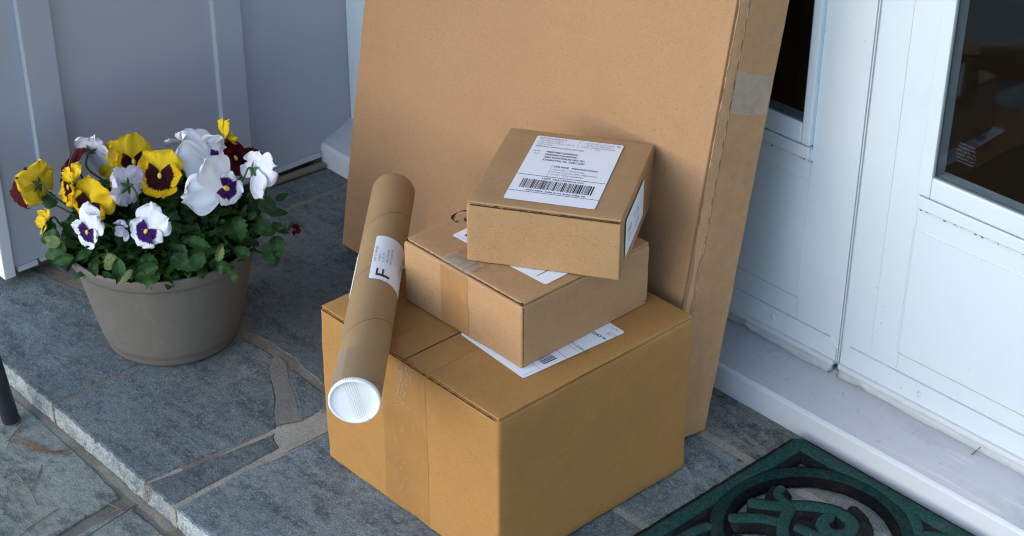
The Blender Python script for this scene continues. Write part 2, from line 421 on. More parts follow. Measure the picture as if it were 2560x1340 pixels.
def lathe(bm, prof, seg=64, mi=0, smooth=True):
    R = [[bm.verts.new((r * math.cos(k * 2 * math.pi / seg), r * math.sin(k * 2 * math.pi / seg), z)) for k in range(seg)] if r > 1e-6 else [bm.verts.new((0, 0, z))] for r, z in prof]
    for a, b in zip(R, R[1:]):
        for k in range(seg):
            q = [a[k % len(a)], a[(k + 1) % len(a)], b[(k + 1) % len(b)], b[k % len(b)]]
            q = list(dict.fromkeys(q))
            if len(q) >= 3: f = bm.faces.new(q); f.material_index = mi; f.smooth = smooth
def crom(pts, n=8):
    P = [Vector(p) for p in pts]; out = []
    for i in range(len(P) - 1):
        p0, p1, p2, p3 = P[max(i - 1, 0)], P[i], P[i + 1], P[min(i + 2, len(P) - 1)]
        for k in range(n):
            t = k / n
            out.append(.5 * ((2 * p1) + (p2 - p0) * t + (2 * p0 - 5 * p1 + 4 * p2 - p3) * t * t + (3 * p1 - p0 - 3 * p2 + p3) * t ** 3))
    out.append(P[-1]); return out

class Frame:
    """a little printing plane: origin, reading direction, up direction"""
    def __init__(s, o, x, y): s.o = Vector(o); s.x = Vector(x).normalized(); s.y = Vector(y).normalized(); s.n = s.x.cross(s.y)
    def __call__(s, a, b, h=0): return s.o + s.x * a + s.y * b + s.n * h
    def sub(s, a, b, ang=0):
        return Frame(s(a, b), s.x * math.cos(ang) + s.y * math.sin(ang), s.y * math.cos(ang) - s.x * math.sin(ang))
R = .0268
class Cyl:
    """printing surface wrapped on the tube: a runs along the tube, b runs round it (to the left)"""
    def __init__(s, z0, th0): s.z0 = z0; s.th0 = th0
    def __call__(s, a, b, h=0):
        th = s.th0 + b / R; return Vector((math.cos(th) * (R + .0003 + h), math.sin(th) * (R + .0003 + h), s.z0 + a))
_tc = {}
def text_polys(t):
    if t not in _tc:
        c = bpy.data.curves.new('lettering', 'FONT'); c.body = t; c.resolution_u = 2
        o = bpy.data.objects.new('lettering', c); COL.objects.link(o)
        bpy.context.view_layer.update()
        me = bpy.data.meshes.new_from_object(o.evaluated_get(bpy.context.evaluated_depsgraph_get()))
        _tc[t] = ([v.co.copy() for v in me.vertices], [list(p.vertices) for p in me.polygons])
        bpy.data.objects.remove(o); bpy.data.curves.remove(c); bpy.data.meshes.remove(me)
    return _tc[t]
def text(bm, F, a, b, t, size, h=.00025, mi=0, width=None, bold=0):
    vs, ps = text_polys(t)
    if not vs: return
    x0 = min(v.x for v in vs); x1 = max(v.x for v in vs)
    sx = size if width is None else width / (x1 - x0)
    if isinstance(F, Cyl):
        tb = bmesh.new(); nv = [tb.verts.new((v.x, v.y, 0)) for v in vs]
        for p in ps:
            try: tb.faces.new([nv[i] for i in p])
            except ValueError: pass
        y0, y1 = min(v.y for v in vs), max(v.y for v in vs); kk = max(1, int((y1 - y0) * size / .0012))
        for i in range(1, kk):
            bmesh.ops.bisect_plane(tb, geom=list(tb.verts) + list(tb.edges) + list(tb.faces), plane_co=(0, y0 + (y1 - y0) * i / kk, 0), plane_no=(0, 1, 0))
        tb.verts.index_update(); vs = [v.co.copy() for v in tb.verts]; ps = [[v.index for v in f.verts] for f in tb.faces]; tb.free()
    for dx in ((0,) if not bold else (0, bold)):
        nv = [bm.verts.new(F(a + dx + (v.x - x0) * sx, b + v.y * size, h + dx * .01)) for v in vs]
        for p in ps:
            try: bm.faces.new([nv[i] for i in p]).material_index = mi
            except ValueError: pass
def rect(bm, F, a0, b0, a1, b1, h=.00025, mi=0):
    n = max(1, int(abs(a1 - a0) / .004)); 
    for i in range(n):
        s, e = a0 + (a1 - a0) * i / n, a0 + (a1 - a0) * (i + 1) / n
        quad(bm, [F(s, b0, h), F(e, b0, h), F(e, b1, h), F(s, b1, h)], mi)
def barcode(bm, F, a0, b0, a1, b1, seed, h=.00025, mi=0):
    rnd = random.Random(seed); x = a0; u = (a1 - a0) / 150
    while x < a1 - u * 2:
        w = rnd.choice((1, 1, 2, 3)) * u
        quad(bm, [F(x, b0, h), F(min(x + w, a1), b0, h), F(min(x + w, a1), b1, h), F(x, b1, h)], mi)
        x += w + rnd.choice((1, 1, 2, 2)) * u
def paper(F, w, hgt, rad=.003, th=.00015, curl=0, nx=16, ny=20):
    """a stuck-down paper label with rounded corners"""
    bm = bmesh.new(); pts = []
    for cx, cy, a in ((rad, rad, 180), (w - rad, rad, 270), (w - rad, hgt - rad, 0), (rad, hgt - rad, 90)):
        for k in range(5):
            t = math.radians(a + k * 22.5); pts.append((cx + rad * math.cos(t), cy + rad * math.sin(t)))
    top = [bm.verts.new(F(a, b, th)) for a, b in pts]; bot = [bm.verts.new(F(a, b, .00002)) for a, b in pts]
    bm.faces.new(top)
    for i in range(len(pts)):
        j = (i + 1) % len(pts); bm.faces.new((bot[i], bot[j], top[j], top[i]))
    return bm

# ------------------------------------------------------------------ the ground: flagstone porch, lower patio, lawn
def resample(poly, step=.006, jit=.0012, keep=None):
    out = []
    for i, a in enumerate(poly):
        b = poly[(i + 1) % len(poly)]
        L = math.hypot(b[0] - a[0], b[1] - a[1]); k = max(1, int(L / step))
        dx, dy = (b[0] - a[0]) / L, (b[1] - a[1]) / L
        for j in range(k):
            t = j / k; x, y = a[0] + (b[0] - a[0]) * t, a[1] + (b[1] - a[1]) * t
            o = (noise.noise(Vector((x * 60, y * 60, 3.3))) * .7 + noise.noise(Vector((x * 220, y * 220, 1.3))) * .6) * jit * 1.6
            out.append((x - dy * o, y + dx * o))
    return out
def slab(bm, poly, ztop, zbot, mi, tone, tl, front=None, front_mi=None, jit=.0012, step=.006):
    A = sum(p[0] * q[1] - q[0] * p[1] for p, q in zip(poly, poly[1:] + poly[:1]))
    if A < 0: poly = poly[::-1]
    P = resample(poly, step, jit); n = len(P)
    def inset(d):
        o = []
        for i in range(n):
            a, b = P[i - 1], P[(i + 1) % n]; L = math.hypot(b[0] - a[0], b[1] - a[1]) or 1
            o.append((P[i][0] - (b[1] - a[1]) / L * d, P[i][1] + (b[0] - a[0]) / L * d))
        return o
    I = inset(.0022)
    top = [bm.verts.new((x, y, ztop)) for x, y in I]
    rings = [top]
    zs = [ztop - .0012] + [ztop - .0012 - (ztop - .0012 - zbot) * k / 5 for k in range(1, 6)]
    for k, z in enumerate(zs):
        ring = []
        for (x, y) in P:
            dy = 0
            if front is not None and abs(y - front) < .006:
                dy = -abs(.0030 * noise.noise(Vector((x * 140, z * 200, 5.1))) + .0018 * noise.noise(Vector((x * 40, z * 60, 9.1))))
            ring.append(bm.verts.new((x, y + dy, z)))
        rings.append(ring)
    fs = [bm.faces.new(top)]; fs[0].material_index = mi
    for a, b in zip(rings, rings[1:]):
        for i in range(n):
            j = (i + 1) % n
            f = bm.faces.new((b[i], b[j], a[j], a[i])); f.material_index = mi
            if front is not None and abs(P[i][1] - front) < .006 and abs(P[j][1] - front) < .006 and a is not top: f.material_index = front_mi
            fs.append(f)
    for f in fs: f[tl] = tone
def mk_floor():
    bm = bmesh.new(); tl = bm.faces.layers.float.new('tone')
    FY = -.647
    J1u = [g(*q) for q in ((600, 816), (685, 863), (703, 876), (738, 895), (757, 920), (788, 942), (805, 962))]
    J1l = [g(*q) for q in ((600, 840), (640, 862), (681, 887))]
    st = []
    st.append(([(-.9, FY), (.3258, FY), (.3235, -.60), (.3205, -.389), (.24, -.424), (.10, -.481), (-.02, -.506), (-.9, -.60)], 0, 1.0))
    st.append(([(.3298, FY), (.5418, FY), g(690, 1068), g(693, 1050), g(688, 1030), g(691, 1003), g(684, 960), g(681, 945), g(675, 925), g(677, 915), g(685, 897)] + J1l[::-1] + [(.3255, -.386), (.3268, -.50)], 0, .96))
    st.append(([(.5468, FY), (.5985, FY), g(440, 1258), g(697, 1118), g(683, 1090), g(690, 1081)], 0, .80))
    st.append(([g(717, 920), g(722, 950), g(735, 985), g(745, 1020), g(752, 1052), g(800, 1026), (.62, -.39), (.64, -.36), g(806, 980), g(770, 950), g(735, 924)], 0, .95))
    st.append(([(.6085, FY), (1.305, FY), (1.305, -.2745), (.62, -.2735), (.606, -.36), g(808, 1085), g(760, 1113), g(703, 1140), g(600, 1183)], 0, 1.16))
    st.append(([(.68, -.264), (1.305, -.264), (1.305, -.0885), (.92, -.0905), (.68, -.09)], 0, 1.30))
    st.append(([(.62, -.0785), (1.0, -.0765), (1.305, -.077), (1.305, .03), (.62, .03)], 1, 1.0))
    st.append(([(-.2, -.497), (.10, -.463), (.1045, -.40), (.1045, .03), (-.2, .03)], 0, .78))
    st.append(([(.1135, .03), (.1135, -.15), (.112, -.455), (.23, -.408), (.32, -.375)] + J1u + [(.655, -.33), (.66, -.1), (.61, .03)], 0, .76))
    st.append(([(1.315, FY), (1.9, FY), (1.9, -.3), (1.315, -.3)], 0, 1.05))
    st.append(([(1.315, -.29), (2.0, -.29), (2.0, .03), (1.315, .03)], 1, .95))
    st.append(([(1.91, FY), (2.9, FY), (2.9, -.3), (1.91, -.3)], 0, .95))
    st.append(([(2.01, -.29), (2.9, -.29), (2.9, .03), (2.01, .03)], 0, 1.0))
    for p, mi, tone in st: slab(bm, p, 0, -.03, mi, tone, tl, FY, 2)
    # mortar bed between the stones, a touch below their faces
    m0 = len(bm.faces)
    zt = -.0014
    def sheet(x0, x1, y0, y1, nx, ny, mi):
        vs = [[bm.verts.new((x0 + (x1 - x0) * i / nx, y0 + (y1 - y0) * j / ny, zt + .0006 * noise.noise(Vector((i * .37, j * .41, 2))))) for j in range(ny + 1)] for i in range(nx + 1)]
        for i in range(nx):
            for j in range(ny):
                f = bm.faces.new((vs[i][j], vs[i + 1][j], vs[i + 1][j + 1], vs[i][j + 1])); f.material_index = mi
        return vs
    vs = sheet(-.9, 2.9, FY + .0012, .03, 300, 60, 3)
    row = [v[0] for v in vs]; low = [bm.verts.new((v.co.x, v.co.y, -.0315)) for v in row]
    for i in range(len(row) - 1): bm.faces.new((low[i], low[i + 1], row[i + 1], row[i])).material_index = 3
    for xa, xb, mi in ((.3255, .3303, 4), (.5415, .5472, 4), (.5982, .6090, 3)): box(bm, xa, xb, FY - .0022, FY + .004, -.0300, -.0016, mi, .001)
    bm.faces.ensure_lookup_table()
    for f in bm.faces[m0:]:
        f[tl] = 1.0
        c = f.calc_center_median()
        if f.material_index == 3:
            if c.x < .555 and not (c.y < -.60 and c.x > .5): f.material_index = 4
    # grey trowelled patch
    bl = [g(690, 886), g(715, 905), g(722, 950), g(735, 985), g(745, 1020), g(754, 1052), g(690, 1062), g(686, 1030), g(690, 1000), g(682, 960), g(672, 925), g(680, 895)]
    P = resample(bl, .004, .0006); f = bm.faces.new([bm.verts.new((x, y, -.0002)) for x, y in P]); f.material_index = 5; f[tl] = 1
    f.normal_update()
    if f.normal.z < 0: f.normal_flip()
    # wide smeared mortar beside the big carton
    bl = [g(683, 1092), g(690, 1068), g(752, 1056), g(800, 1030), (.615, -.392), (.612, -.37), g(812, 1081), g(760, 1108), g(705, 1134)]
    P = resample(bl, .004, .0006); f = bm.faces.new([bm.verts.new((x, y, -.0006)) for x, y in P]); f.material_index = 3; f[tl] = 1
    f.normal_update()
    if f.normal.z < 0: f.normal_flip()
    o = obj('porch_floor', bm, [M['stone'], M['stonev'], M['stonee'], M['mortar'], M['mortard'], M['mortarg']])
    tag(o, kind='structure')
    # the lower patio
    bm = bmesh.new(); tl = bm.faces.layers.float.new('tone'); Z = -.0365
    gl = lambda a, b: g(a, b, Z)
    slab(bm, [gl(136, 1340), gl(206, 1293), gl(300, 1245), (.488, -.660), (.40, -.656), (.30, -.654), (.1, -.654), (-1.2, -.654), (-1.2, -4.2), (.75, -4.2), (.55, -1.5), (.515, -.80)], Z, -.08, 0, 1.0, tl)
    slab(bm, [gl(186, 1340), gl(256, 1301), gl(345, 1258), (.538, -.664), (.70, -.658), (1.4, -.66), (1.4, -4.2), (.77, -4.2), (.57, -1.5), (.54, -.8)], Z, -.08, 0, .95, tl)
    slab(bm, [(1.415, -.70), (2.9, -.70), (2.9, -4.2), (1.415, -4.2)], Z, -.08, 0, 1.0, tl)
    vs = []
    ys = [-4.2, -.9, -.72, -.69, -.662, -.655, -.649, -.642]
    zs = [Z - .004, Z - .004, Z - .004, Z - .003, Z - .0022, Z - .0012, Z + .002, Z + .0050]
    n = 420
    for i in range(n + 1):
        x = -1.2 + 4.1 * i / n
        vs.append([bm.verts.new((x, y + .004 * noise.noise(Vector((x * 30, y * 20, 1))), z + .0012 * noise.noise(Vector((x * 60, y * 60, 7))))) for y, z in zip(ys, zs)])
    for i in range(n):
        for j in range(len(ys) - 1):
            f = bm.faces.new((vs[i][j], vs[i + 1][j], vs[i + 1][j + 1], vs[i][j + 1])); f.material_index = 1; f[tl] = 1
    tag(obj('lower_patio', bm, [M['stonel'], mat_mortar('mortar_bed_dark', (.12, .11, .092, 1), (.20, .185, .16, 1))]), kind='structure')
    bm = bmesh.new(); quad(bm, [(-150, -150, -.1), (150, -150, -.1), (150, 150, -.1), (-150, 150, -.1)])
    tag(obj('ground', bm, M['grass']), kind='structure')
mk_floor()

# ------------------------------------------------------------------ siding wall on the left
XS = .0307
t = tag(empty('siding_wall', (XS, -.25, 0)), 'grey board and batten wall behind the flower pot', 'wall')
def part(name, bm, mats, parent, smooth=False):
    """bm is in world coordinates; re-expressed under the parent"""
    bm.transform(parent.matrix_world.inverted()); return obj(name, bm, mats, parent, smooth)
bpy.context.view_layer.update()
part('panel', bxm(XS - .08, XS, -.535, .14, .0246, 2.6), M['siding'], t)
for y0, y1 in ((-.4785, -.4320), (-.1815, -.1350)):
    part('batten', bxm(XS + .0002, XS + .0115, y0, y1, .0246, 2.6, .0012), M['siding'], t)
part('corner_board', bxm(XS - .095, XS + .004, -.5525, -.5355, .012, 2.6, .0012), M['sidingw'], t)
bm = bmesh.new()
for i, (a, b) in enumerate(((-.53, -.50), (-.495, -.46), (-.45, -.30), (-.28, -.10), (-.095, -.002))):
    box(bm, XS - .01, XS + .0035, a, b, .0165 + .003 * (i % 2), .0235)
part('flashing', bm, M['alu'], t)
part('footing', bxm(XS - .08, XS - .022, -.53, 0, -.01, .0235), M['dirt'], t)
# splinter of wood and grit caught under the wall
o = obj('wood_splinter', bxm(0, .095, -.006, .006, 0, .006, .001), M['twig']); o.location = (.036, -.098, .003); o.rotation_euler = (0, 0, 1.52)
tag(o, 'dark wood splinter caught under the siding wall by the sill', 'wood scrap')

# ------------------------------------------------------------------ threshold, door frame, two doors
YD = .0644
t = tag(empty('door_sill', (1.0, 0, 0)), 'worn lilac grey painted door sill along the porch stones', 'sill')
bm = bmesh.new()
n = 330; x0, x1 = XS, 3.0; prof = [(.0006, -.01), (.0, .001), (-.0002, .018), (.0002, .033), (.0016, .0362), (.0045, .0378), (.02, .0458), (.04, .0545), (.0655, .0655), (.13, .067)]
vs = []
for i in range(n + 1):
    x = x0 + (x1 - x0) * i / n
    vs.append([bm.verts.new((x, y + .0007 * noise.noise(Vector((x * 40, z * 90, 4))), z + .0006 * noise.noise(Vector((x * 55, y * 60, 8))))) for y, z in prof])
for i in range(n):
    for j in range(len(prof) - 1):
        f = bm.faces.new((vs[i][j], vs[i + 1][j], vs[i + 1][j + 1], vs[i][j + 1])); f.material_index = 1 if j < 5 else 0
bm.faces.new(list(reversed(vs[0])))
bpy.context.view_layer.update()
part('sill_board', bm, [M['sill'], M['sillf']], t)
o = obj('twig', (lambda b: (tube(b, [ony(2451, 1118, .055), ony(2437, 1130, .047), onz(2421, 1142, .0495)], .0009, 6), b)[1])(bmesh.new()), M['twig'])
tag(o, 'short dark twig lying on the sill below the right door', 'twig')

t = tag(empty('door_frame', (.1, YD, 0)), 'white frame board between the siding wall and the doors', 'door frame')
bpy.context.view_layer.update()
part('jamb', bxm(XS + .0005, .10, YD - .004, YD + .10, .062, 2.12, .0015), M['door'], t)
part('jamb', bxm(1.915, 2.0, YD - .004, YD + .10, .062, 2.12, .0015), M['door'], t)
part('head', bxm(.1005, 1.9145, YD - .004, YD + .10, 2.06, 2.12, .0015), M['door'], t)

def door(name, x0, x1, gx0, gx1, label, panel, fx0, fx1, mirror, stile_line, screws):
    t = tag(empty(name, ((x0 + x1) / 2, YD, .0675)), label, 'door'); bpy.context.view_layer.update()
    zb, zt = .0755, 2.05; gz0, gz1 = .377, 1.92; fz0 = .3447
    y = YD
    # leaf: stiles and rails round the glazing opening
    bm = bmesh.new()
    box(bm, x0, fx0, y, y + .045, zb, zt, 0, .0012); box(bm, fx1, x1, y, y + .045, zb, zt, 0, .0012)
    box(bm, fx0 + .0001, fx1 - .0001, y + .0003, y + .0447, zb + .0001, fz0, 0, 0); box(bm, fx0 + .0001, fx1 - .0001, y + .0003, y + .0447, gz1 + .035, zt - .0001, 0, 0)
    part('leaf', bm, M['door'], t)
    bm = bmesh.new()                                            # raised glazing bead
    def bead(a0, a1, b0, b1): box(bm, a0, a1, y - .0075, y + .02, b0, b1, 0, .0022)
    bead(fx0, gx0, fz0 + .006, gz1 + .03); bead(gx1, fx1, fz0 + .006, gz1 + .03)
    bead(gx0 + .0002, gx1 - .0002, fz0 + .0062, gz0); bead(gx0 + .0002, gx1 - .0002, gz1, gz1 + .0298)
    gf = part('glazing_frame', bm, M['door'], t)
    bm = bmesh.new(); box(bm, fx0 + .0015, fx1 - .0015, y - .0055, y + .01, fz0 - .0125, fz0 + .0035, 0, .0015)
    part('sill_lip', bm, M['door'], t)
    bm = bmesh.new()
    box(bm, gx0 + .0002, gx0 + .0018, y - .0052, y - .0021, gz0 + .0002, gz1 - .0002); box(bm, gx1 - .0018, gx1 - .0002, y - .0052, y - .0021, gz0 + .0002, gz1 - .0002)
    box(bm, gx0 + .0019, gx1 - .0019, y - .0051, y - .0021, gz0 + .0002, gz0 + .0022)
    part('gasket', bm, M['gasket'], t)
    part('glass', bxm(gx0 + .0001, gx1 - .0001, y - .0020, y + .0025, gz0 + .0001, gz1 - .0001), M['glass'], t)
    # engraved lines of the lower panel and stile seam, 0.8 mm wide beads
    bm = bmesh.new(); px0, px1, pz0, pz1 = panel; w = .0007; yy = y - .0006
    def ln(a0, a1, b0, b1): box(bm, a0, a1, yy, y + .002, b0, b1)
    ln(px0, px0 + w * 1.6, pz0, pz1); ln(px1 - w * 1.6, px1, pz0, pz1); ln(px0 + w * 2, px1 - w * 2, pz1 - w, pz1)
    if stile_line: ln(stile_line, stile_line + w, .118, 2.0)
    part('panel_line', bm, M['groove'], t)
    bm = bmesh.new(); ln(px0 + w * 2, px1 - w * 2, pz0, pz0 + w); part('panel_line', bm, M['grime'], t)
    bm = bmesh.new()
    rnd = random.Random(int(x0 * 100))
    for i in range(90):
        a = fx0 + (fx1 - fx0) * rnd.random(); s = .0004 + .0009 * rnd.random() ** 2
        zz = fz0 - .0145 - .0022 * rnd.random() ** 2
        box(bm, a, a + s * 2.5, y - .0008, y + .001, zz - s, zz)
    part('dirt_streak', bm, M['dirt'], t)
    # kick plate with clipped corners, screws, aluminium strip and the torn sweep
    kz = .1095; c = .012
    def plate(a, b, z0, z1, ya, yb, cl, cr):
        bm = bmesh.new()
        P = [(a, z0), (b, z0), (b, z1 - (c if cr else 0))] + ([(b - c, z1)] if cr else [(b, z1)])[0:1] + ([(a + c, z1)] if cl else [(a, z1)]) + ([(a, z1 - c)] if cl else [])
        P = list(dict.fromkeys(P))
        f = [bm.verts.new((x, ya, z)) for x, z in P]; k = [bm.verts.new((x, yb, z)) for x, z in P]
        bm.faces.new(f)
        for i in range(len(P)): j = (i + 1) % len(P); bm.faces.new((f[j], f[i], k[i], k[j]))
        return bm
    kp = part('kick_plate', plate(x0 + .001, x1 - .001, .0815, kz, y - .0022, y + .001, not mirror, mirror), M['door'], t)
    bm = bmesh.new(); box(bm, x0 + .012, x1 - .012, y - .0006, y + .001, kz + .0002, kz + .0009)
    part('caulk_line', bm, M['grime'], t)
    for sx, sz in screws:
        bm = bmesh.new()
        bmesh.ops.create_uvsphere(bm, u_segments=14, v_segments=8, radius=.0036, matrix=Matrix.Translation((sx, y - .0025, sz)) @ Matrix.Diagonal((1, .35, 1, 1)))
        box(bm, sx - .0005, sx + .0005, y - .0041, y - .003, sz - .002, sz + .006)
        for f in bm.faces: f.smooth = False
        part('screw', bm, M['alu'], t)
    bm = bmesh.new(); box(bm, x0 + .001, x1 - .001, y - .0062, y + .002, .0745, .0812, 0, .001)
    part('bottom_strip', bm, M['alu'], t)
    bm = bmesh.new(); k = 160; vs = []
    for i in range(k + 1):
        x = x0 + .002 + (x1 - x0 - .004) * i / k
        h = .0085 + .0016 * noise.noise(Vector((x * 24, 2, x0))) + .001 * noise.noise(Vector((x * 110, 5, 1)))
        q = noise.noise(Vector((x * 9, 7.7, x0)))
        if q > .3: h += .003 * (q - .3) / .3
        if noise.noise(Vector((x * 33, 1.7, 4))) > .45: h -= .004
        yv = y - .0042 - .0022 * noise.noise(Vector((x * 20, 9, 1)))
        vs.append([bm.verts.new((x, y - .0028, .0745)), bm.verts.new((x, y - .0040, .0738 - h * .45)), bm.verts.new((x, yv - .0055, .0738 - h * .9))])
    for i in range(k):
        for j in range(2): bm.faces.new((vs[i][j], vs[i][j + 1], vs[i + 1][j + 1], vs[i + 1][j])).smooth = True
    r = bmesh.ops.solidify(bm, geom=list(bm.faces), thickness=.0008)
    part('door_sweep', bm, M['vinyl'], t)
    return t
door('patio_door', .102, .9982, .232, .9175, 'white door behind the leaning carton, its black glass partly hidden', (.20, .9308, .140, .3045), .22, .930, True, None, ((.8968, .0965),))
d2 = door('patio_door', 1.0042, 1.912, 1.1017, 1.80, 'white door right of the cartons with reflective glass above the green mat', (1.0815, 1.83, .1340, .3025), 1.0846, 1.812, False, 1.0452, ((1.1212, .0945), (1.5, .0945)))
# narrow astragal strip between the leaves
o = obj('door_seal', (lambda b: (box(b, .9986, 1.0038, YD + .0022, YD + .03, .077, 2.05), box(b, 1.0004, 1.0020, YD - .0005, YD + .003, .077, 2.05), b)[2])(bmesh.new()), [M['alu']])
tag(o, 'thin grey metal strip in the gap between the two white doors', 'door strip')
# the etched safety mark in the corner of the right pane
bm = bmesh.new(); c = ony(2415, 388, YD - .0022)
F = Frame((c.x - .0145, YD - .0022, c.z - .013), (1, 0, 0), (0, 0, 1))
rows = ['SAFETY GLASS', 'TEMPERED 3MM', 'CPSC 16CFR 1201', 'ANSI Z97.1', 'INSULATED UNIT', 'LOW E ARGON']
for i, s in enumerate(rows):
    wd = .026 * (1 - .25 * abs(i - 2.5) / 2.5)
    text(bm, F, .0145 - wd / 2, .023 - i * .0042, s, .0036, 0, 0, wd)
part('etched_mark', bm, M['decal'], d2)

# house wall round the doorway, and the dark room behind the glass
t = tag(empty('house_wall', (1, .16, 0)), 'house wall that holds the white doors', 'wall'); bpy.context.view_layer.update()
bm = bmesh.new(); box(bm, -.05, 3.2, .08, .2, 2.1205, 2.7); box(bm, 2.0005, 3.2, .08, .2, -.05, 2.1203); box(bm, -.05, .03, .1445, .2, -.05, 2.1203)
part('wall_face', bm, M['siding'], t)
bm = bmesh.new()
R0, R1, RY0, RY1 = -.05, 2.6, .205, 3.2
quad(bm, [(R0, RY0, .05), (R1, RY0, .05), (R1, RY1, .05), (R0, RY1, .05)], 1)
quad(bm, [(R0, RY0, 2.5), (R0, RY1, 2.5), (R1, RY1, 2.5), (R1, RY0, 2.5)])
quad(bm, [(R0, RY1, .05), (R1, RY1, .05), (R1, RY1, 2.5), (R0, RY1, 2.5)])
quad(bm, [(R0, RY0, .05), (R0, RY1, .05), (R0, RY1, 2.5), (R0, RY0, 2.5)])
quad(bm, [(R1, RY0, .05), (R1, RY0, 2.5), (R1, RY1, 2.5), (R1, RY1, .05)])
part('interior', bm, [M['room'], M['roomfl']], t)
# curtain added close behind the left pane to keep it black
o = obj('backdrop', (lambda b: ([quad(b, [(.15 + .04 * i, .20 + .008 * (i % 2), .10), (.15 + .04 * (i + 1), .20 + .008 * ((i + 1) % 2), .10), (.15 + .04 * (i + 1), .20 + .008 * ((i + 1) % 2), 2.0), (.15 + .04 * i, .20 + .008 * (i % 2), 2.0)]) for i in range(20)], b)[1])(bmesh.new()), mat_plain('backdrop_black', (.004, .004, .0045, 1), .95, .05))
tag(o, 'black sheet added behind the glass of the left door to keep it dark', 'backdrop')
# porch roof overhead: shades the doorway from the zenith as the real porch does
t = tag(empty('porch_roof', (1.2, -.5, 2.7)), 'painted porch roof above the doorway', 'roof'); bpy.context.view_layer.update()
part('ceiling', bxm(-.6, 3.4, -.80, .3, 2.705, 2.80), M['sidingw'], t)

# ------------------------------------------------------------------ cartons
from mathutils.bvhtree import BVHTree
def skin(t):
    vs, ps = [], []
    for c in t.children:
        if c.name.split('.')[0] in ('body', 'flap', 'lid', 'side_flap'):
            b = len(vs); vs += [v.co.copy() for v in c.data.vertices]; ps += [[b + i for i in p.vertices] for p in c.data.polygons]
    return BVHTree.FromPolygons(vs, ps)
def lay(bm, bv, off):
    """press a thin sheet onto the board below it"""
    for v in bm.verts:
        l, n_, _, _ = bv.find_nearest(v.co); v.co = l + n_ * off
    return bm
def carton(label, name, F0, a, w, d, h, z, mat, amp, seed, r=.0035):
    e1 = Vector((math.cos(a), math.sin(a), 0)); e2 = Vector((-math.sin(a), math.cos(a), 0))
    c = Vector((F0[0], F0[1], z)) - e1 * w / 2 + e2 * d / 2
    t = empty(name, mat=Matrix(((e1.x, e2.x, 0, c.x), (e1.y, e2.y, 0, c.y), (0, 0, 1, c.z), (0, 0, 0, 1))))
    tag(t, label, 'box', 'cartons stacked on the porch')
    obj('body', rbox(-w / 2, w / 2, -d / 2, d / 2, 0, h - .0032, r, 24, amp, 7, seed), mat, t, True)
    return t
def strip(F, pts, w, h=.0004, n=24, wob=.0, seed=0, th=.0):
    """a band of tape following pts (a,b) on plane F, w wide"""
    bm = bmesh.new(); P = crom([(p[0], p[1], 0) for p in pts], n); L = []; 
    for i, p in enumerate(P):
        t = (P[min(i + 1, len(P) - 1)] - P[max(i - 1, 0)]).normalized(); nn = Vector((-t.y, t.x, 0))
        k0 = w / 2 + wob * noise.noise(Vector((i * .3, seed, 1))); k1 = w / 2 + wob * noise.noise(Vector((i * .3, seed, 5)))
        L.append([bm.verts.new(F(p.x + nn.x * (k0 - (k0 + k1) * q / 8), p.y + nn.y * (k0 - (k0 + k1) * q / 8), h)) for q in range(9)])
    for a, b in zip(L, L[1:]):
        for q in range(8): f = bm.faces.new((a[q], a[q + 1], b[q + 1], b[q])); f.normal_update(); f.smooth = True
    for f in bm.faces:
        if f.normal.dot(F.n) < 0: f.normal_flip()
    return bm
def raw_edge(bm, F, a0, a1, b, wd, seed, n=120):
    """torn fluted edge: a ragged thin ledge"""
    L = []
    for i in range(n + 1):
        x = a0 + (a1 - a0) * i / n
        k = wd * (.6 + .8 * noise.noise(Vector((x * 160, seed, 3))) * .5 + .4 * noise.noise(Vector((x * 900, seed, 7))))
        L.append((bm.verts.new(F(x, b, .0003)), bm.verts.new(F(x, b + max(k, .0001), .0003))))
    for p, q in zip(L, L[1:]): bm.faces.new((p[0], q[0], q[1], p[1]))

# --- 1: the big golden one on the stones
w, d, h = .3049, .3005, .2155
B1 = carton('largest golden brown carton, on the stones under two smaller boxes', 'cardboard_box', (.9530, -.4534), .0070, w, d, h, 0, M['card1'], .0026, 1, .0048)
for s in (-1, 1):
    x0, x1 = (-w / 2 + .0012, -.0011) if s < 0 else (.0011, w / 2 - .0006)
    bm = rbox(x0, x1, -d / 2 + .0008, d / 2 - .001, h - .0030, h + .0004, .0017, 20, .0013, 9, 5 + s)
    obj('flap', bm, M['card1'], B1, True)
Ft = Frame((0, 0, h + .0006), (1, 0, 0), (0, 1, 0))
for s in (-1, 1):
    x0, x1 = (-.0385, -.0012) if s < 0 else (.0012, .0385)
    bm = lay(strip(Ft, [((x0 + x1) / 2, -d / 2 + .002), ((x0 + x1) / 2, 0), ((x0 + x1) / 2, d / 2 - .003)], x1 - x0, .0005, 20), skin(B1), .0003)
    obj('tape', bm, M['tape1'], B1)
Ff = Frame((0, -d / 2 - .0016, 0), (1, 0, 0), (0, 0, 1))
bm = lay(strip(Ff, [(-.004, h - .008), (-.0045, h * .6), (-.003, h * .3), (-.003, .004)], .076, .0003, 14, .0006, 2), skin(B1), .00025)
obj('tape', bm, M['tape1'], B1)
bm = bmesh.new()                                                # whitish lifted wrinkles in the front tape
rnd = random.Random(4)
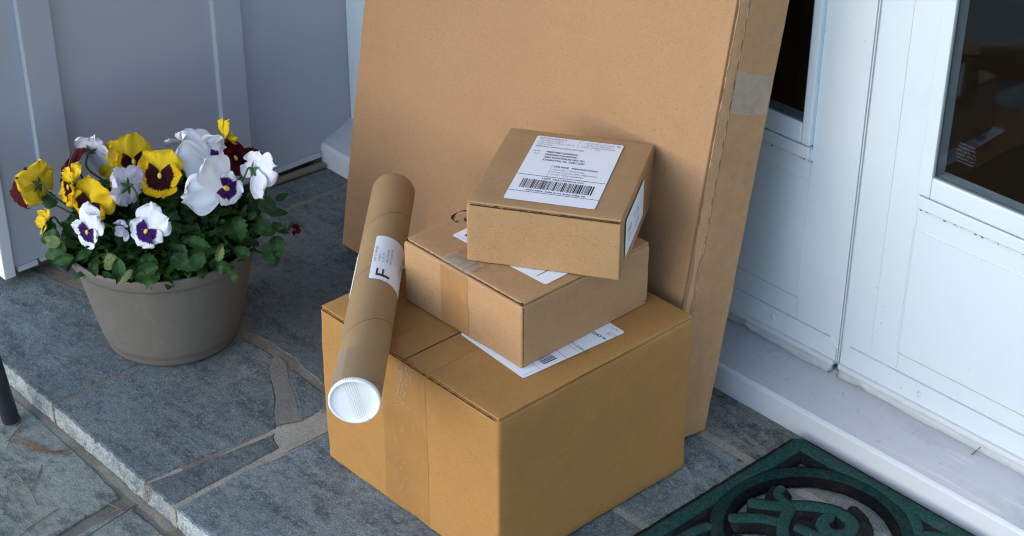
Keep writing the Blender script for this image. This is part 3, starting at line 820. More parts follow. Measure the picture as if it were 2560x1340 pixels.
def wrinkle(bm, F, x, z, L, ang, wd, seed):
    n = 10; Ls = []
    for i in range(n + 1):
        u = i / n; k = wd * math.sin(math.pi * u) * (.6 + .5 * noise.noise(Vector((u * 6, seed, 1)))) + .0001
        px = x + math.cos(ang) * L * u + .004 * noise.noise(Vector((u * 3, seed, 2))); pz = z + math.sin(ang) * L * u + .004 * noise.noise(Vector((u * 3, seed, 4)))
        Ls.append((bm.verts.new(F(px - math.sin(ang) * k, pz + math.cos(ang) * k, .0006)), bm.verts.new(F(px + math.sin(ang) * k, pz - math.cos(ang) * k, .0006))))
    for a, b in zip(Ls, Ls[1:]): bm.faces.new((a[0], a[1], b[1], b[0]))
W_ = [(-.020 + .030 * rnd.random(), h - .060 + .036 * rnd.random(), .010 + .026 * rnd.random(), 1.0 + .5 * rnd.random(), .0006 + .0013 * rnd.random(), i) for i in range(16)]
W_ += [(x - .008, z, L, an, .0005, x * 90) for (x, z, L, an) in ((-.022, .150, .046, .10), (-.018, .143, .040, .35), (-.02, .156, .03, .05), (.004, .142, .02, 1.2), (-.01, .05, .03, 1.1), (-.004, .035, .028, .95), (-.014, .045, .024, 1.7), (.0, .028, .02, .7), (-.016, .066, .02, .8), (-.01, .02, .026, 1.2))]
for wk in W_:
    bm = bmesh.new(); wrinkle(bm, Ff, *wk); obj('tape_wrinkle', lay(bm, skin(B1), .0005), M['film2'], B1)
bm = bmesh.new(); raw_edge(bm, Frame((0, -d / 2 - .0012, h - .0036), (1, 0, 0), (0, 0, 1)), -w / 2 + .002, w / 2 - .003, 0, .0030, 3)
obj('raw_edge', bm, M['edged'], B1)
# shipping label mostly under the next box:  corner (1305,945) .. (1562,830)
def tolocal(t, p): return t.matrix_world.inverted() @ Vector(p)
bpy.context.view_layer.update()
z1 = h + .0012
pA, pB, pC = (tolocal(B1, onz(x, y, z1)) for x, y in ((1308, 946), (1563, 831), (1207, 874)))
ex = (pB - pA).normalized(); wl = (pB - pA).length; ey = Vector((-ex.y, ex.x, 0))
F = Frame((pA.x, pA.y, z1), ex, ey); LH = .112
lab = obj('shipping_label', paper(F, wl, LH), M['paper'], B1)
bm = bmesh.new()
vs_, _ = text_polys('PRIORITY MAIL 2-DAY™'); tw = (max(v.x for v in vs_) - min(v.x for v in vs_)) * .0066
text(bm, F.sub(.1165, .0032 + tw, -math.pi / 2), 0, 0, 'PRIORITY MAIL 2-DAY™', .0066, .0003, 0, None, .0003)
rect(bm, F, wl * .0 + .003, .004, wl * .14, .0044, .0003, 1)
for a_, k_ in ((.0258, 1), (.0622, 0), (.0802, 1)): rect(bm, F, a_, .0012, a_ + (.0004 if k_ else .0006), .10, .0003, k_)
barcode(bm, F.sub(.0531, .0068, math.pi / 2), 0, 0, .09, .0187, 9, .0003)
Fs = lambda a_, b_: F.sub(a_, b_, -math.pi / 2)
text(bm, Fs(.0845, .036), 0, 0, 'SHIP TO: 24401 D', .0055, .0003, 0)
for i, q in enumerate(('US POSTAGE', 'PAID 12 OZ', 'ZONE 4')): text(bm, Fs(.1335 - i * .0028, .0115), 0, 0, q, .0022, .0003, 1)
text(bm, Fs(.1425, .0125), 0, 0, '0006', .0022, .0003, 1); text(bm, Fs(.1400, .0170), 0, 0, 'RETAIL  C000', .0020, .0003, 1)
rect(bm, F, .1290, .0035, .1293, .013, .0003, 1)
obj('print', bm, [M['ink'], M['inkg']], lab)

# --- 2: middle box
w, d, h = .1948, .1985, .0824; Z2 = .2155 + .0012
B2 = carton('middle kraft carton with taped front, between the largest and the top box', 'cardboard_box', (.9011, -.3736), .0141, w, d, h - .0012, Z2, M['card2'], .0018, 2, .0032)
h -= .0012
for s in (-1, 1):
    x0, x1 = (-w / 2 + .0012, -.0006) if s < 0 else (.0006, w / 2 - .0008)
    obj('flap', rbox(x0, x1, -d / 2 + .0035, d / 2 - .001, h - .0028, h + .0003, .0013, 18, .0005, 9, 8 + s), M['card2'], B2, True)
Ff = Frame((0, -d / 2 - .0012, 0), (1, 0, 0), (0, 0, 1)); tx = -.012
bm = lay(strip(Ff, [(tx, h - .0045), (tx, h * .45)], .0445, .0003, 12, .0002, 1), skin(B2), .0002)
obj('tape', bm, M['tape2'], B2)
bm = lay(strip(Ff, [(tx + .002, h * .47), (tx + .002, h * .2), (tx + .002, .003)], .0455, .0006, 8, .0002, 3), skin(B2), .0004)
obj('tape', bm, M['tape2'], B2)
bm = bmesh.new(); n = 40; L = []                                # tape folded over the top edge, crumpled
for i in range(n + 1):
    u = -.022 + .046 * i / n; row = []
    for k in range(7):
        v = k / 6
        hh = .0016 + .0022 * math.sin(math.pi * v) * (.4 + noise.noise(Vector((u * 120, v * 3, 2)))) * (1 - v * .4)
        row.append(bm.verts.new((tx + u + .003 * noise.noise(Vector((v * 3, u * 60, 8))), -d / 2 + .001 + .024 * v * (1 + .15 * noise.noise(Vector((u * 90, 1, 1)))), h - .0022 + min(.0022, .006 * v) + hh)))
    L.append(row)
for i in range(n):
    for k in range(6): bm.faces.new((L[i][k], L[i + 1][k], L[i + 1][k + 1], L[i][k + 1])).smooth = True
obj('tape_fold', bm, M['film2'], B2)
bm = lay(strip(Frame((0, 0, h), (1, 0, 0), (0, 1, 0)), [(-.0107, -.074), (-.0107, 0), (-.0107, d / 2 - .004)], .046, .0006, 16), skin(B2), .0003)
obj('tape', bm, M['tape2'], B2)
bm = bmesh.new(); box(bm, tx + .001 - .0004, tx + .0014, -d / 2 + .006, -.05, h + .0009, h + .0013)
obj('seam', bm, M['edge'], B2)
bm = bmesh.new()
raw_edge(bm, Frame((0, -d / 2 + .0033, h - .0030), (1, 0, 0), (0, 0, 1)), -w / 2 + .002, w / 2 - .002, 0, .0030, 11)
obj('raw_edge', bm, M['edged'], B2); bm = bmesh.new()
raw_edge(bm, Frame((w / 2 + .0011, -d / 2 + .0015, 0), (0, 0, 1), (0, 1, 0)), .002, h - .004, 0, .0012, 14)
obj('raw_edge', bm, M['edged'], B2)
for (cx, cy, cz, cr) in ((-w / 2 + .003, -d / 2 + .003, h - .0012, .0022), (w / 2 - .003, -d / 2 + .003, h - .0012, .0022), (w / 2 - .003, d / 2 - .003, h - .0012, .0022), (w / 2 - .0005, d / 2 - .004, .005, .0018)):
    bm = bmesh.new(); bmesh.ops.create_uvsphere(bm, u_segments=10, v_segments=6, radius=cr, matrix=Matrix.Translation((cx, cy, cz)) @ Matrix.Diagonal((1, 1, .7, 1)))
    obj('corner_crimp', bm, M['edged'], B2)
bpy.context.view_layer.update()
zt = Z2 + h + .0009
pA, pB, pC = (tolocal(B2, onz(x, y, zt)) for x, y in ((1130, 588), (1364, 712), (1411, 694)))
ex = (pB - pA).normalized(); wl = (pB - pA).length; ey = Vector((-ex.y, ex.x, 0))
if (pC - pB).dot(ey) < 0: ey = -ey
# reading runs along the far-left to front-right side; big letter box in the left corner
F = Frame((pA.x, pA.y, h + .0009), ex, ey); LH = .10
lab = obj('shipping_label', paper(F, wl, LH), M['paper'], B2)
bm = bmesh.new()
rect(bm, F, .010, .0095, .034, .0125, .0003); rect(bm, F, .010, .0127, .0128, .036, .0003); rect(bm, F, .0312, .0127, .034, .036, .0003); rect(bm, F, .010, .0362, .034, .039, .0003)
rect(bm, F, .004, .004, .05, .0044, .0003, 1)
rect(bm, F, wl - .020, .006, wl - .0190, .09, .0003)
barcode(bm, F.sub(wl - .030, .0135, math.pi / 2), 0, 0, .07, .022, 21, .0003)
rect(bm, F, wl - .075, .004, wl - .0745, .09, .0003, 1)
obj('print', bm, [M['ink'], M['inkg']], lab)
bm = bmesh.new()                                                # marker scribble beside the label
def stroke(bm, pts, wd, z, seed=0):
    P = crom([tolocal(B2, onz(x, y, zt)) for x, y in pts], 8); L = []
    for i, p in enumerate(P):
        t_ = (P[min(i + 1, len(P) - 1)] - P[max(i - 1, 0)]).normalized(); nn = Vector((-t_.y, t_.x, 0))
        k = wd * (.7 + .5 * math.sin(i * .35 + seed)) / 2
        L.append((bm.verts.new((p.x + nn.x * k, p.y + nn.y * k, z)), bm.verts.new((p.x - nn.x * k, p.y - nn.y * k, z))))
    for a, b in zip(L, L[1:]): bm.faces.new((a[0], a[1], b[1], b[0]))
stroke(bm, [(1176, 526), (1158, 527), (1142, 532), (1131, 543), (1136, 552), (1145, 554)], .0034, h + .0008)
stroke(bm, [(1178, 536), (1168, 541), (1162, 548), (1172, 555)], .0030, h + .0009, 1)
obj('marker_scribble', bm, M['marker'], B2)

# --- 3: top box, turned
w, d, h = .1715, .187, .0749; Z3 = Z2 + .0824 - .0012 + .0012
B3 = carton('smallest carton with white address label, topmost of the stack', 'cardboard_box', (.9372, -.2634), .5752, w, d, h, Z3, M['card3'], .0014, 3, .0026)
obj('lid', rbox(-w / 2 + .0003, w / 2 - .0005, -d / 2 + .0012, d / 2 - .0005, h - .0030, h, .0014, 22, .0004, 8, 9), M['card3'], B3, True)
bm = bmesh.new()
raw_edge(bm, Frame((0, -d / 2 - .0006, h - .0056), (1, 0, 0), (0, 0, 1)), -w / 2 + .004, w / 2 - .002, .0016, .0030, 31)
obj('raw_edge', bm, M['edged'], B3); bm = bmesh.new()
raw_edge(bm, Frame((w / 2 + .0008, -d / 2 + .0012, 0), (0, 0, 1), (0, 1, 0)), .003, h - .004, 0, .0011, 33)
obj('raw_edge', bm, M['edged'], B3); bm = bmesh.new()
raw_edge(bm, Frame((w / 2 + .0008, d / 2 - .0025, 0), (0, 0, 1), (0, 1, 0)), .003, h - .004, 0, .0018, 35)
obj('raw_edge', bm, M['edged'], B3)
F = Frame((w / 2 - .0330 - .1016, -d / 2 + .0160, h + .0008), (1, 0, 0), (0, 1, 0)); LW, LH = .1016, .1564
lab = obj('shipping_label', paper(F, LW, LH, .0025), M['paper'], B3)
bm = bmesh.new(); H = .0003
rect(bm, F, .0, .0200, LW, .0209, H); rect(bm, F, .0, .0590, LW, .0600, H)
barcode(bm, F, .010, .0290, LW - .009, .0500, 77, H)
text(bm, F, .030, .0527, 'USPS TRACKING # eVS', .0052, H, 0, .047, .0002)
text(bm, F, .019, .0228, '9274 8926 7300 0133 3046 2086 98', .0046, H, 0, .066, .0002)
text(bm, F, .036, .0835, 'UPS MAIL  INNOVATIONS', .0052, H, 0, .050, .0003)
for i, (s, e) in enumerate((('POSTAL CODE', '24401'), ('PACKAGE ID #', 'MI1788024001'), ('COST CENTER #', '0MI01'))):
    text(bm, F, .0365, .0765 - .0058 * i, s, .0042, H, 1); text(bm, F, .064, .0765 - .0058 * i, e, .0042, H, 1)
rect(bm, F, .0338, .062, .0341, .090, H, 1)
for i, s in enumerate(('MARGARET JOHNSON', 'MARGARET JOHNSON', '7604 WHISTERLEE MILL RD', 'STAUNTON, VA  24401-2301')):
    text(bm, F, .0195, .1170 - .0066 * i, s, .0056, H, 0, (.036, .036, .047, .048)[i], .00025)
text(bm, F, .004, .1168, 'SHIP', .0045, H, 1); text(bm, F, .006, .1105, 'TO:', .0045, H, 1)
for i, s in enumerate(('RETURN SERVICE', 'SHIPPING DEPT', '1100 INDUSTRIAL WAY', 'SUITE 400', 'RETURN SERVICE REQUESTED')):
    text(bm, F, .004, .1500 - .0052 * i, s, .0042, H, 0 if i in (0, 4) else 1)
rect(bm, F, .004, .1540, LW - .008, .1542, H, 1); rect(bm, F, .051, .1345, .0513, .154, H, 1)
for i, s in enumerate(('US POSTAGE PAID', 'PARCEL SELECT', 'MAIL INNOVATIONS', 'eVS')):
    vs_, _ = text_polys(s); tw = (max(v.x for v in vs_) - min(v.x for v in vs_)) * .0042
    text(bm, F, .075 - tw / 2, .1490 - .0047 * i, s, .0042, H, 1)
rect(bm, F, LW - .007, .1498, LW - .0035, .1526, H, 1)
obj('print', bm, [M['ink'], M['inkg']], lab)
# tall label on the right-hand side of the top box
F = Frame((w / 2 + .0008, -d / 2 + .022, .0175), (0, 1, 0), (0, 0, 1))
bpy.context.view_layer.update()
lab = obj('side_label', paper(F, .100, .046, .002), M['paper'], B3)
bm = bmesh.new()
text(bm, F, .013, .022, 'FRAGILE', .011, H, 1, .020); text(bm, F, .016, .011, 'QTY 1', .008, H, 1); text(bm, F, .044, .022, '7 / 16', .015, H, 1, .026); text(bm, F, .05, .008, 'LOT 3', .010, H, 1)
obj('print', bm, [M['ink'], M['inkg']], lab)

# --- the tall flat carton leaning on the door
a, Lq = -.0333, .1599; wb, tb, HB = .6453, .0851, .965
e1 = Vector((math.cos(a), math.sin(a), 0)); e2 = Vector((-math.sin(a), math.cos(a), 0))
upv = e2 * math.sin(Lq) + Vector((0, 0, math.cos(Lq))); nv = e2 * math.cos(Lq) - Vector((0, 0, math.sin(Lq)))
o0 = Vector((.9137, -.1652, math.sin(Lq) * tb))
BG = empty('cardboard_box', mat=Matrix(((e1.x, nv.x, upv.x, o0.x), (e1.y, nv.y, upv.y, o0.y), (e1.z, nv.z, upv.z, o0.z), (0, 0, 0, 1))))
tag(BG, 'tall flat carton leaning on the white door behind the stack', 'box', 'cartons stacked on the porch')
obj('body', rbox(-wb, 0, 0, tb, 0, HB, .0030, 34, .0022, 4, 6), M['cardB'], BG, True)
def side_panel(y0, y1, z0, z1, x, seed, mi):
    bm = bmesh.new(); n = 150; L = []
    for i in range(n + 1):
        z = z0 + (z1 - z0) * i / n
        ka = .0006 * noise.noise(Vector((z * 60, seed, 1))) + .0004 * noise.noise(Vector((z * 200, seed, 3)))
        kb = .0016 * noise.noise(Vector((z * 14, seed, 8))) + .0006 * noise.noise(Vector((z * 70, seed, 9)))
        L.append([bm.verts.new((x - .0022, y0 + ka, z)), bm.verts.new((x, y0 + ka + .0006, z)), bm.verts.new((x + .0006, (y0 + y1) / 2, z)), bm.verts.new((x, y1 + kb, z)), bm.verts.new((x - .003, y1 + kb, z))])
    for p, q in zip(L, L[1:]):
        for k in range(4): bm.faces.new((p[k], p[k + 1], q[k + 1], q[k]))
    return bm
obj('side_flap', side_panel(.0215, tb + .0012, .004, HB - .003, .0014, 1, 0), M['cardS'], BG)
obj('edge_strip', side_panel(.0040, .0192, .003, HB - .003, .0009, 4, 0), mat_card('cardboard_warm_strip', (.50, .28, .14, 1)), BG)
bm = bmesh.new()                                               # ragged fluted edge where the front sheet ends
n = 300; L = []
for i in range(n + 1):
    z = .003 + (HB - .006) * i / n
    k = .0004 + .0012 * noise.noise(Vector((z * 45, 3, 1))) + .0008 * noise.noise(Vector((z * 160, 3, 6)))
    L.append((bm.verts.new((.0012, -.0002, z)), bm.verts.new((.0022, .0012 + max(k, 0), z)), bm.verts.new((.0006, .0022 + max(k, 0), z))))
for p, q in zip(L, L[1:]):
    for k in range(2): bm.faces.new((p[k], p[k + 1], q[k + 1], q[k]))
obj('raw_edge', bm, M['edge'], BG)
bm = bmesh.new(); z = .02                                       # perforated fold
while z < HB - .02:
    box(bm, .0002, .0012, .0196, .0207, z, z + .0135)
    if int(z * 1000) % 3: box(bm, .0002, .0010, .0034, .0044, z + .006, z + .016)
    z += .0235
obj('perforation', bm, mat_card('cardboard_light_edge', (.50, .36, .21, 1)), BG)
bpy.context.view_layer.update()
def onplane(px, py, o, nrm):
    dd = ray(px, py); return CAM + dd * ((o - CAM).dot(nrm) / dd.dot(nrm))
ps = [tolocal(BG, onplane(x, y, BG.matrix_world @ Vector((.0025, 0, 0)), e1)) for x, y in ((1831, 172), (1867, 182), (1890, 187), (1931, 189), (1911, 287), (1868, 286), (1848, 289), (1813, 283), (1822, 236))]
bm = bmesh.new(); f = bm.faces.new([bm.verts.new((.0030, min(max(p.y, .019), tb + .0018), p.z)) for p in ps]); f.normal_update()
if f.normal.x < 0: f.normal_flip()
obj('tape', bm, M['film'], BG)
zc = sum(p.z for p in ps) / len(ps)
bm = bmesh.new(); quad(bm, [(-wb + .002, .001, -.0002), (-.002, .001, -.0002), (-.002, tb - .001, -.0002), (-wb + .002, tb - .001, -.0002)][::-1])
obj('raw_edge', bm, M['edge'], BG)

# ------------------------------------------------------------------ mailing tube
R = .0268; zc = .2155 + .0014 + R
pA = onz(886, 1003, zc); pB = onz(984, 479, zc); ax = (pB - pA).normalized(); LT = (pB - pA).length
sd = ax.cross(Vector((0, 0, 1))).normalized()                  # to the right seen from the cap
T = empty('mailing_tube', mat=Matrix(((sd.x, 0, ax.x, pA.x), (sd.y, 0, ax.y, pA.y), (sd.z, 1, ax.z, pA.z), (0, 0, 0, 1))))
# local: x = right, y = up, z = along the tube away from the cap
tag(T, 'brown cardboard mailing tube with white cap lying across the largest carton', 'mailing tube')
bm = bmesh.new(); n = 60
lathe(bm, [(R, .0005 + (LT - .002) * i / n) for i in range(n + 1)] + [(R - .0008, LT - .0004), (R - .0022, LT), (R - .0025, LT - .01), (0, LT - .011)], 72)
tb_ = obj('body', bm, None, T)
nn = N('tube_spiral_kraft'); base = (.355, .225, .108, 1)
sep = nn.n('SeparateXYZ'); nn.l(nn.tc.outputs['Object'], sep.inputs[0])
an = nn.math('DIVIDE', nn.math('ARCTAN2', sep.outputs[1], sep.outputs[0]), 2 * math.pi)
ph = nn.math('FRACT', nn.math('ADD', nn.math('DIVIDE', sep.outputs[2], .118), nn.math('ADD', nn.math('MULTIPLY', an, 1.0), .30)))
seam = nn.ramp(nn.math('ABSOLUTE', nn.math('SUBTRACT', ph, .5)), [(.0035, 1), (.007, 0)])
big = nn.noise(12, 4); st = nn.noise(800, 3, .7)
c = nn.mix(nn.ramp(big, [(.3, 0), (.7, 1)]), mul(base, .9), mul(base, 1.1))
c = nn.mix(nn.math('MULTIPLY', nn.ramp(st, [(.30, 1), (.42, 0)]), .4), c, mul(base, .5))
c = nn.mix(nn.math('MULTIPLY', nn.ramp(st, [(.6, 0), (.72, 1)]), .3), c, mul(base, 1.5))
c = nn.mix(nn.math('MULTIPLY', nn.ramp(ph, [(.5, 0), (.52, .5), (.60, 0)]), .35), c, mul(base, .75))
c = nn.mix(nn.math('MULTIPLY', seam, .8), c, mul(base, .25))
nn.base(c); nn.rough(.6, .35); nn.bump(st, .1, .0005)
tb_.data.materials.clear(); tb_.data.materials.append(nn.m)
bm = bmesh.new()
lathe(bm, [(R + .0002, .004), (R + .0006, .0005), (R + .0004, -.0012), (R - .0012, -.0020), (R - .0022, -.0014), (R - .0028, -.0004), (R - .0036, .0002), (R * .6, .0005), (R * .3, .0005), (0, .0004)], 72)
cap = obj('cap', bm, M['capw'], T)
bm = bmesh.new()                                                # filament tape over the cap and up the tube
for k in range(6):
    u = -.0068 + .0024 * k; th0 = math.radians(98) - u / R
    pts = []
    for i in range(24): 
        z = .062 * (1 - i / 23); th = th0 + .10 * (z / .062) ** 1
        pts.append(Vector((math.cos(th) * (R + .0006), math.sin(th) * (R + .0006), z - .001)))
    p0 = pts[-1]
    q = Vector((p0.x + .0125, -R * .80, -.0022))
    for i in range(1, 14): v = p0.lerp(q, i / 13); pts.append(Vector((v.x, v.y, -.0026)))
    tube(bm, pts, .00013, 6)
obj('filament', bm, M['fil'], T)
bm = bmesh.new(); L = []
for i in range(20):
    z = .064 - .066 * i / 19; row = []
    for k in range(9):
        th = math.radians(98) + .35 + .62 * k / 8 * (.55 + .45 * (1 - z / .064)); row.append(bm.verts.new((math.cos(th) * (R + .0004), math.sin(th) * (R + .0004), z)))
    L.append(row)
for p, q in zip(L, L[1:]):
    for k in range(8): bm.faces.new((p[k], p[k + 1], q[k + 1], q[k])).smooth = True
obj('tape', bm, M['film2'], T)
def wrap_label(z0, z1, t0, t1):
    bm = bmesh.new(); C_ = Cyl(z0, math.radians(t0)); W_ = math.radians(t1 - t0) * R; n = 28; L = []
    for i in range(n + 1):
        b = W_ * i / n; e = .0
        if i in (0, n): e = .0022
        elif i in (1, n - 1): e = .0004
        L.append((bm.verts.new(C_(e, b, .0001)), bm.verts.new(C_(z1 - z0 - e, b, .0001))))
    for p, q in zip(L, L[1:]): bm.faces.new((p[0], p[1], q[1], q[0])).smooth = True
    return bm, C_, W_
bpy.context.view_layer.update()
Minv = T.matrix_world.inverted()
def tube_z(px, py): return (Minv @ onz(px, py, zc + R)).z
zl0, zl1 = tube_z(950, 697), tube_z(960, 590)
bm, C_, W_ = wrap_label(zl0, zl1, -28, 100)
lab = obj('shipping_label', bm, M['paper'], T)
bm = bmesh.new(); LL = zl1 - zl0; hh = .0002
text(bm, C_, .0075, W_ - .0235, 'F', .0245, hh, 0, .0150, .0009)
for i, (s, l_) in enumerate((('SHIP TO MEMBER', .034), ('CASE 1', .020), ('LOT 77', .020), ('0042 STATION', .030), ('24401 STAUNTON', .034))):
    text(bm, C_, LL * .40, W_ - .0045 - .0046 * i, s, .0038, hh, 1, l_)
text(bm, C_, LL * .34, .0245, 'ZONE 4', .003, hh, 1); text(bm, C_, LL * .34, .0205, 'NO SURCHARGE', .003, hh, 1, .026)
rect(bm, C_, LL * .37, .018, LL * .372, W_ - .003, hh, 1); 
text(bm, C_, LL * .08, .0105, 'USPS FIRST-CLASS PKG', .0066, hh, 0, LL * .82, .0003)
text(bm, C_, LL * .70, .0180, 'USPS 00012', .003, hh, 1, .018)
text(bm, C_, .004, .004, 'USPS TRACKING', .004, hh, 1, .02)
obj('print', bm, [M['ink'], M['inkg']], lab)
bm, C2, W2 = wrap_label(tube_z(905, 712), tube_z(918, 608), 152, 210)
obj('return_label', bm, M['paper'], T)

# ------------------------------------------------------------------ flower pot
PC = Vector((.2860, -.4408, 0)); PH, PR, PB = .1505, .1225, .0870
P = tag(empty('flower_pot', PC), 'round taupe plastic pot on the flagstones holding the pansies', 'pot')
bm = bmesh.new()
prof = [(0, .0), (PB - .006, 0), (PB - .001, .0015), (PB + .0015, .006), (PB + .0022, .0125), (PB + .0032, .0135)]
for i in range(1, 15):
    u = i / 14; prof.append((PB + .0032 + (PR - .0055 - PB - .0032) * (u ** .86), .0135 + (PH - .0165 - .0135) * u))
prof += [(PR - .0052, PH - .0160)]
lathe(bm, prof, 96)
obj('body', bm, M['pot'], P)
bm = bmesh.new()
lathe(bm, [(PR - .0060, PH - .0170), (PR - .0012, PH - .0167), (PR - .0002, PH - .0150), (PR + .0012, PH - .0025), (PR + .0006, PH - .0004), (PR - .0012, PH), (PR - .0030, PH - .0006), (PR - .0040, PH - .006), (PR - .012, PH - .05)], 96)
for k in range(11):
    if k in (3, 6): continue
    an = math.radians(-62 + 2.0 * k); box(bm, -.0009, .0009, -.0007, .0007, PH - .0002, PH + .0004)
    bmesh.ops.transform(bm, matrix=Matrix.Rotation(an, 4, 'Z') @ Matrix.Translation((PR - .0012, 0, 0)), verts=bm.verts[-8:] if False else [v for v in list(bm.verts)[-8:]])
an = math.radians(-128)
m0 = len(bm.verts); box(bm, PR - .001, PR + .0022, -.016, .016, PH - .0160, PH - .0015, 0, .001)
bmesh.ops.transform(bm, matrix=Matrix.Rotation(an, 4, 'Z'), verts=list(bm.verts)[m0:])
obj('rim', bm, M['pot'], P)
bm = bmesh.new(); lathe(bm, [(PR - .008, PH - .016), (PR * .6, PH - .012), (.02, PH - .010), (0, PH - .010)], 48)
obj('soil', bm, M['soil'], P)

# ------------------------------------------------------------------ pansies
DP = (PC + Vector((0, 0, .19)) - CAM).dot(FW)
VR = RT; VT = Vector((-FW.x, -FW.y, 0)).normalized()
ZU = Vector((0, 0, 1))
def dirv(r, u, tw): return (RT * r + UP * u - FW * tw).normalized()
def petal(bm, uvl, M4, ang, length, width, mi, cup, z0, seed, back=0.0, broad=1.55, notch=.0):
    nu, nvv = 10, 12; grid = []
    ca, sa = math.cos(ang), math.sin(ang)
    for i in range(nu + 1):
        u = i / nu; row = []
        wd = width * (math.sin(math.pi * (.07 + .88 * u ** broad))) ** .62 if u > 0 else width * .10
        for j in range(nvv + 1):
            v = j / nvv * 2 - 1
            al = length * (1 + .07 * noise.noise(Vector((v * 3.5, seed * 2, 3))) * u) * (u - .13 * (v * v) * u ** 3 - notch * (1 - abs(v)) ** 2 * u ** 6); ac = wd * v * .5
            zz = z0 + cup * length * (u * u) + back * length * u + .20 * length * noise.noise(Vector((u * 1.6 + seed, v * 1.8, seed * 3))) * u + .15 * length * noise.noise(Vector((u * 2.5 + seed, v * 4.2, seed))) * u * u + .10 * length * u * u * math.sin(v * 6.5 + seed * 9) * abs(v)
            row.append(bm.verts.new(M4 @ Vector((ca * al - sa * ac, sa * al + ca * ac, zz))))
        grid.append(row)
    zn = (M4.to_3x3() @ Vector((0, 0, 1))) * .0003
    under = [[bm.verts.new(v.co - zn) for v in row] for row in grid]
    for gr, m_, fl in ((grid, mi, False), (under, 0, True)):
        for i in range(nu):
            for j in range(nvv):
                ij = ((i, j), (i + 1, j), (i + 1, j + 1), (i, j + 1))
                if fl: ij = ij[::-1]
                f = bm.faces.new([gr[a][b] for a, b in ij]); f.material_index = m_; f.smooth = True
                for lp, (a, b) in zip(f.loops, ij): lp[uvl].uv = (b / nvv, a / nu)
KINDS = {'y': ('pyel', 'pyelb'), 'yp': ('pyel', 'pyel'), 'w': ('pwht', 'pwhtb'), 'l': ('plil', 'pwhtb'), 'll': ('plil', 'plil'), 'r': ('pred', 'pred')}
def flower(plant, px, py, off, Rr, kind, face, roll=0, seed=0, fold=0.0, closed=0.0, us=1.0, ls=1.0):
    c = atd(px, py, DP - off)
    z = dirv(*face); x = UP.cross(z); x = (x - z * x.dot(z)).normalized(); y = z.cross(x)
    M4 = Matrix(((x.x, y.x, z.x, c.x), (x.y, y.y, z.y, c.y), (x.z, y.z, z.z, c.z), (0, 0, 0, 1))) @ Matrix.Rotation(roll, 4, 'Z')
    bm = bmesh.new(); uvl = bm.loops.layers.uv.new('UVMap')
    R0 = Rr; cu = -.08 + closed; rf = random.Random(seed * 17 + 3); J = lambda k_: rf.uniform(-k_, k_)
    rd = math.radians; U_ = R0 * us; L_ = R0 * ls
    petal(bm, uvl, M4, rd(122 + J(8)), U_ * (1.02 + J(.08)), U_ * (1.15 + J(.1)), 0, cu + J(.22) + fold, -.0022, seed + .1, -.16 + J(.14))
    petal(bm, uvl, M4, rd(60 + J(8)), U_ * (1.02 + J(.08)), U_ * (1.15 + J(.1)), 0, cu + J(.22) - fold * .3, -.0009, seed + 1.2, -.08 + J(.14))
    petal(bm, uvl, M4, rd(184 + J(10)), L_ * (.92 + J(.06)), L_ * (.98 + J(.08)), 1, cu + J(.22) + fold * .6, .0006, seed + 2.3, .14 + J(.12))
    petal(bm, uvl, M4, rd(-4 + J(10)), L_ * (.92 + J(.06)), L_ * (.98 + J(.08)), 1, cu + J(.22) + fold * .6, .0010, seed + 3.4, .14 + J(.12))
    petal(bm, uvl, M4, rd(270 + J(6)), L_ * .95, L_ * (1.28 + J(.08)), 1, cu + J(.2) - fold * .2, .0018, seed + 4.5, .10 + J(.12), 1.5, .12)
    a, b = KINDS[kind]
    fo = part('flower', bm, [M[a], M[b]], plant)
    bm = bmesh.new()
    bmesh.ops.create_uvsphere(bm, u_segments=10, v_segments=6, radius=Rr * .085, matrix=M4 @ Matrix.Translation((0, -Rr * .02, .0032)) @ Matrix.Diagonal((1, 1.5, .6, 1)))
    e = bm; ey = part('eye', e, M['eye'], plant, True); ey.parent = fo; ey.matrix_parent_inverse = Matrix()
    # calyx and bent stem
    bm = bmesh.new(); back = c - z * .004
    for k in range(5):
        t_ = rd(72 * k + 20); d_ = (x * math.cos(t_) + y * math.sin(t_))
        p0, p1, p2 = back - z * .003, back - z * .001 + d_ * .006, back + z * .001 + d_ * .013
        s = z.cross(d_) * .0026
        vs = [bm.verts.new(q) for q in (p0 - s * .6, p0 + s * .6, p1 + s, p1 - s, p2)]
        bm.faces.new((vs[0], vs[1], vs[2], vs[3])); bm.faces.new((vs[3], vs[2], vs[4]))
    root = PC + Vector((0, 0, PH - .012)) + (Vector((c.x, c.y, 0)) - Vector((PC.x, PC.y, 0))) * .42
    m1 = back - z * .016 + Vector((0, 0, -.004)); m2 = c.lerp(root, .55) + Vector((0, 0, .006))
    tube(bm, crom([back, back - z * .007 + Vector((0, 0, .003)), m1 + Vector((0, 0, -.008)), m2, root], 6), .0014, 7)
    part('stem', bm, M['stem'], plant)
def plant(label, loc): 
    p = tag(empty('pansy_plant', Vector(loc)), label, 'pansy', 'pansies in the flower pot'); bpy.context.view_layer.update(); return p
k = math.pi / 180
base = PC + Vector((0, 0, PH - .012))
P1 = plant('pansy with yellow flowers at the left side of the pot', base + Vector((-.045, -.03, 0)))
P2 = plant('pansy with yellow dark-faced flowers at the middle of the pot', base + Vector((-.01, .0, 0)))
P3 = plant('pansy with small white and purple flowers at the pot front and left', base + Vector((.0, -.045, 0)))
P4 = plant('pansy with large white flowers at the right side of the pot', base + Vector((.045, .03, 0)))
P5 = plant('pansy with dark red flowers behind the yellow ones at the far left', base + Vector((-.06, .0, 0)))
P6 = plant('pansy with dark red flowers behind the white ones at the right', base + Vector((.0, .06, 0)))
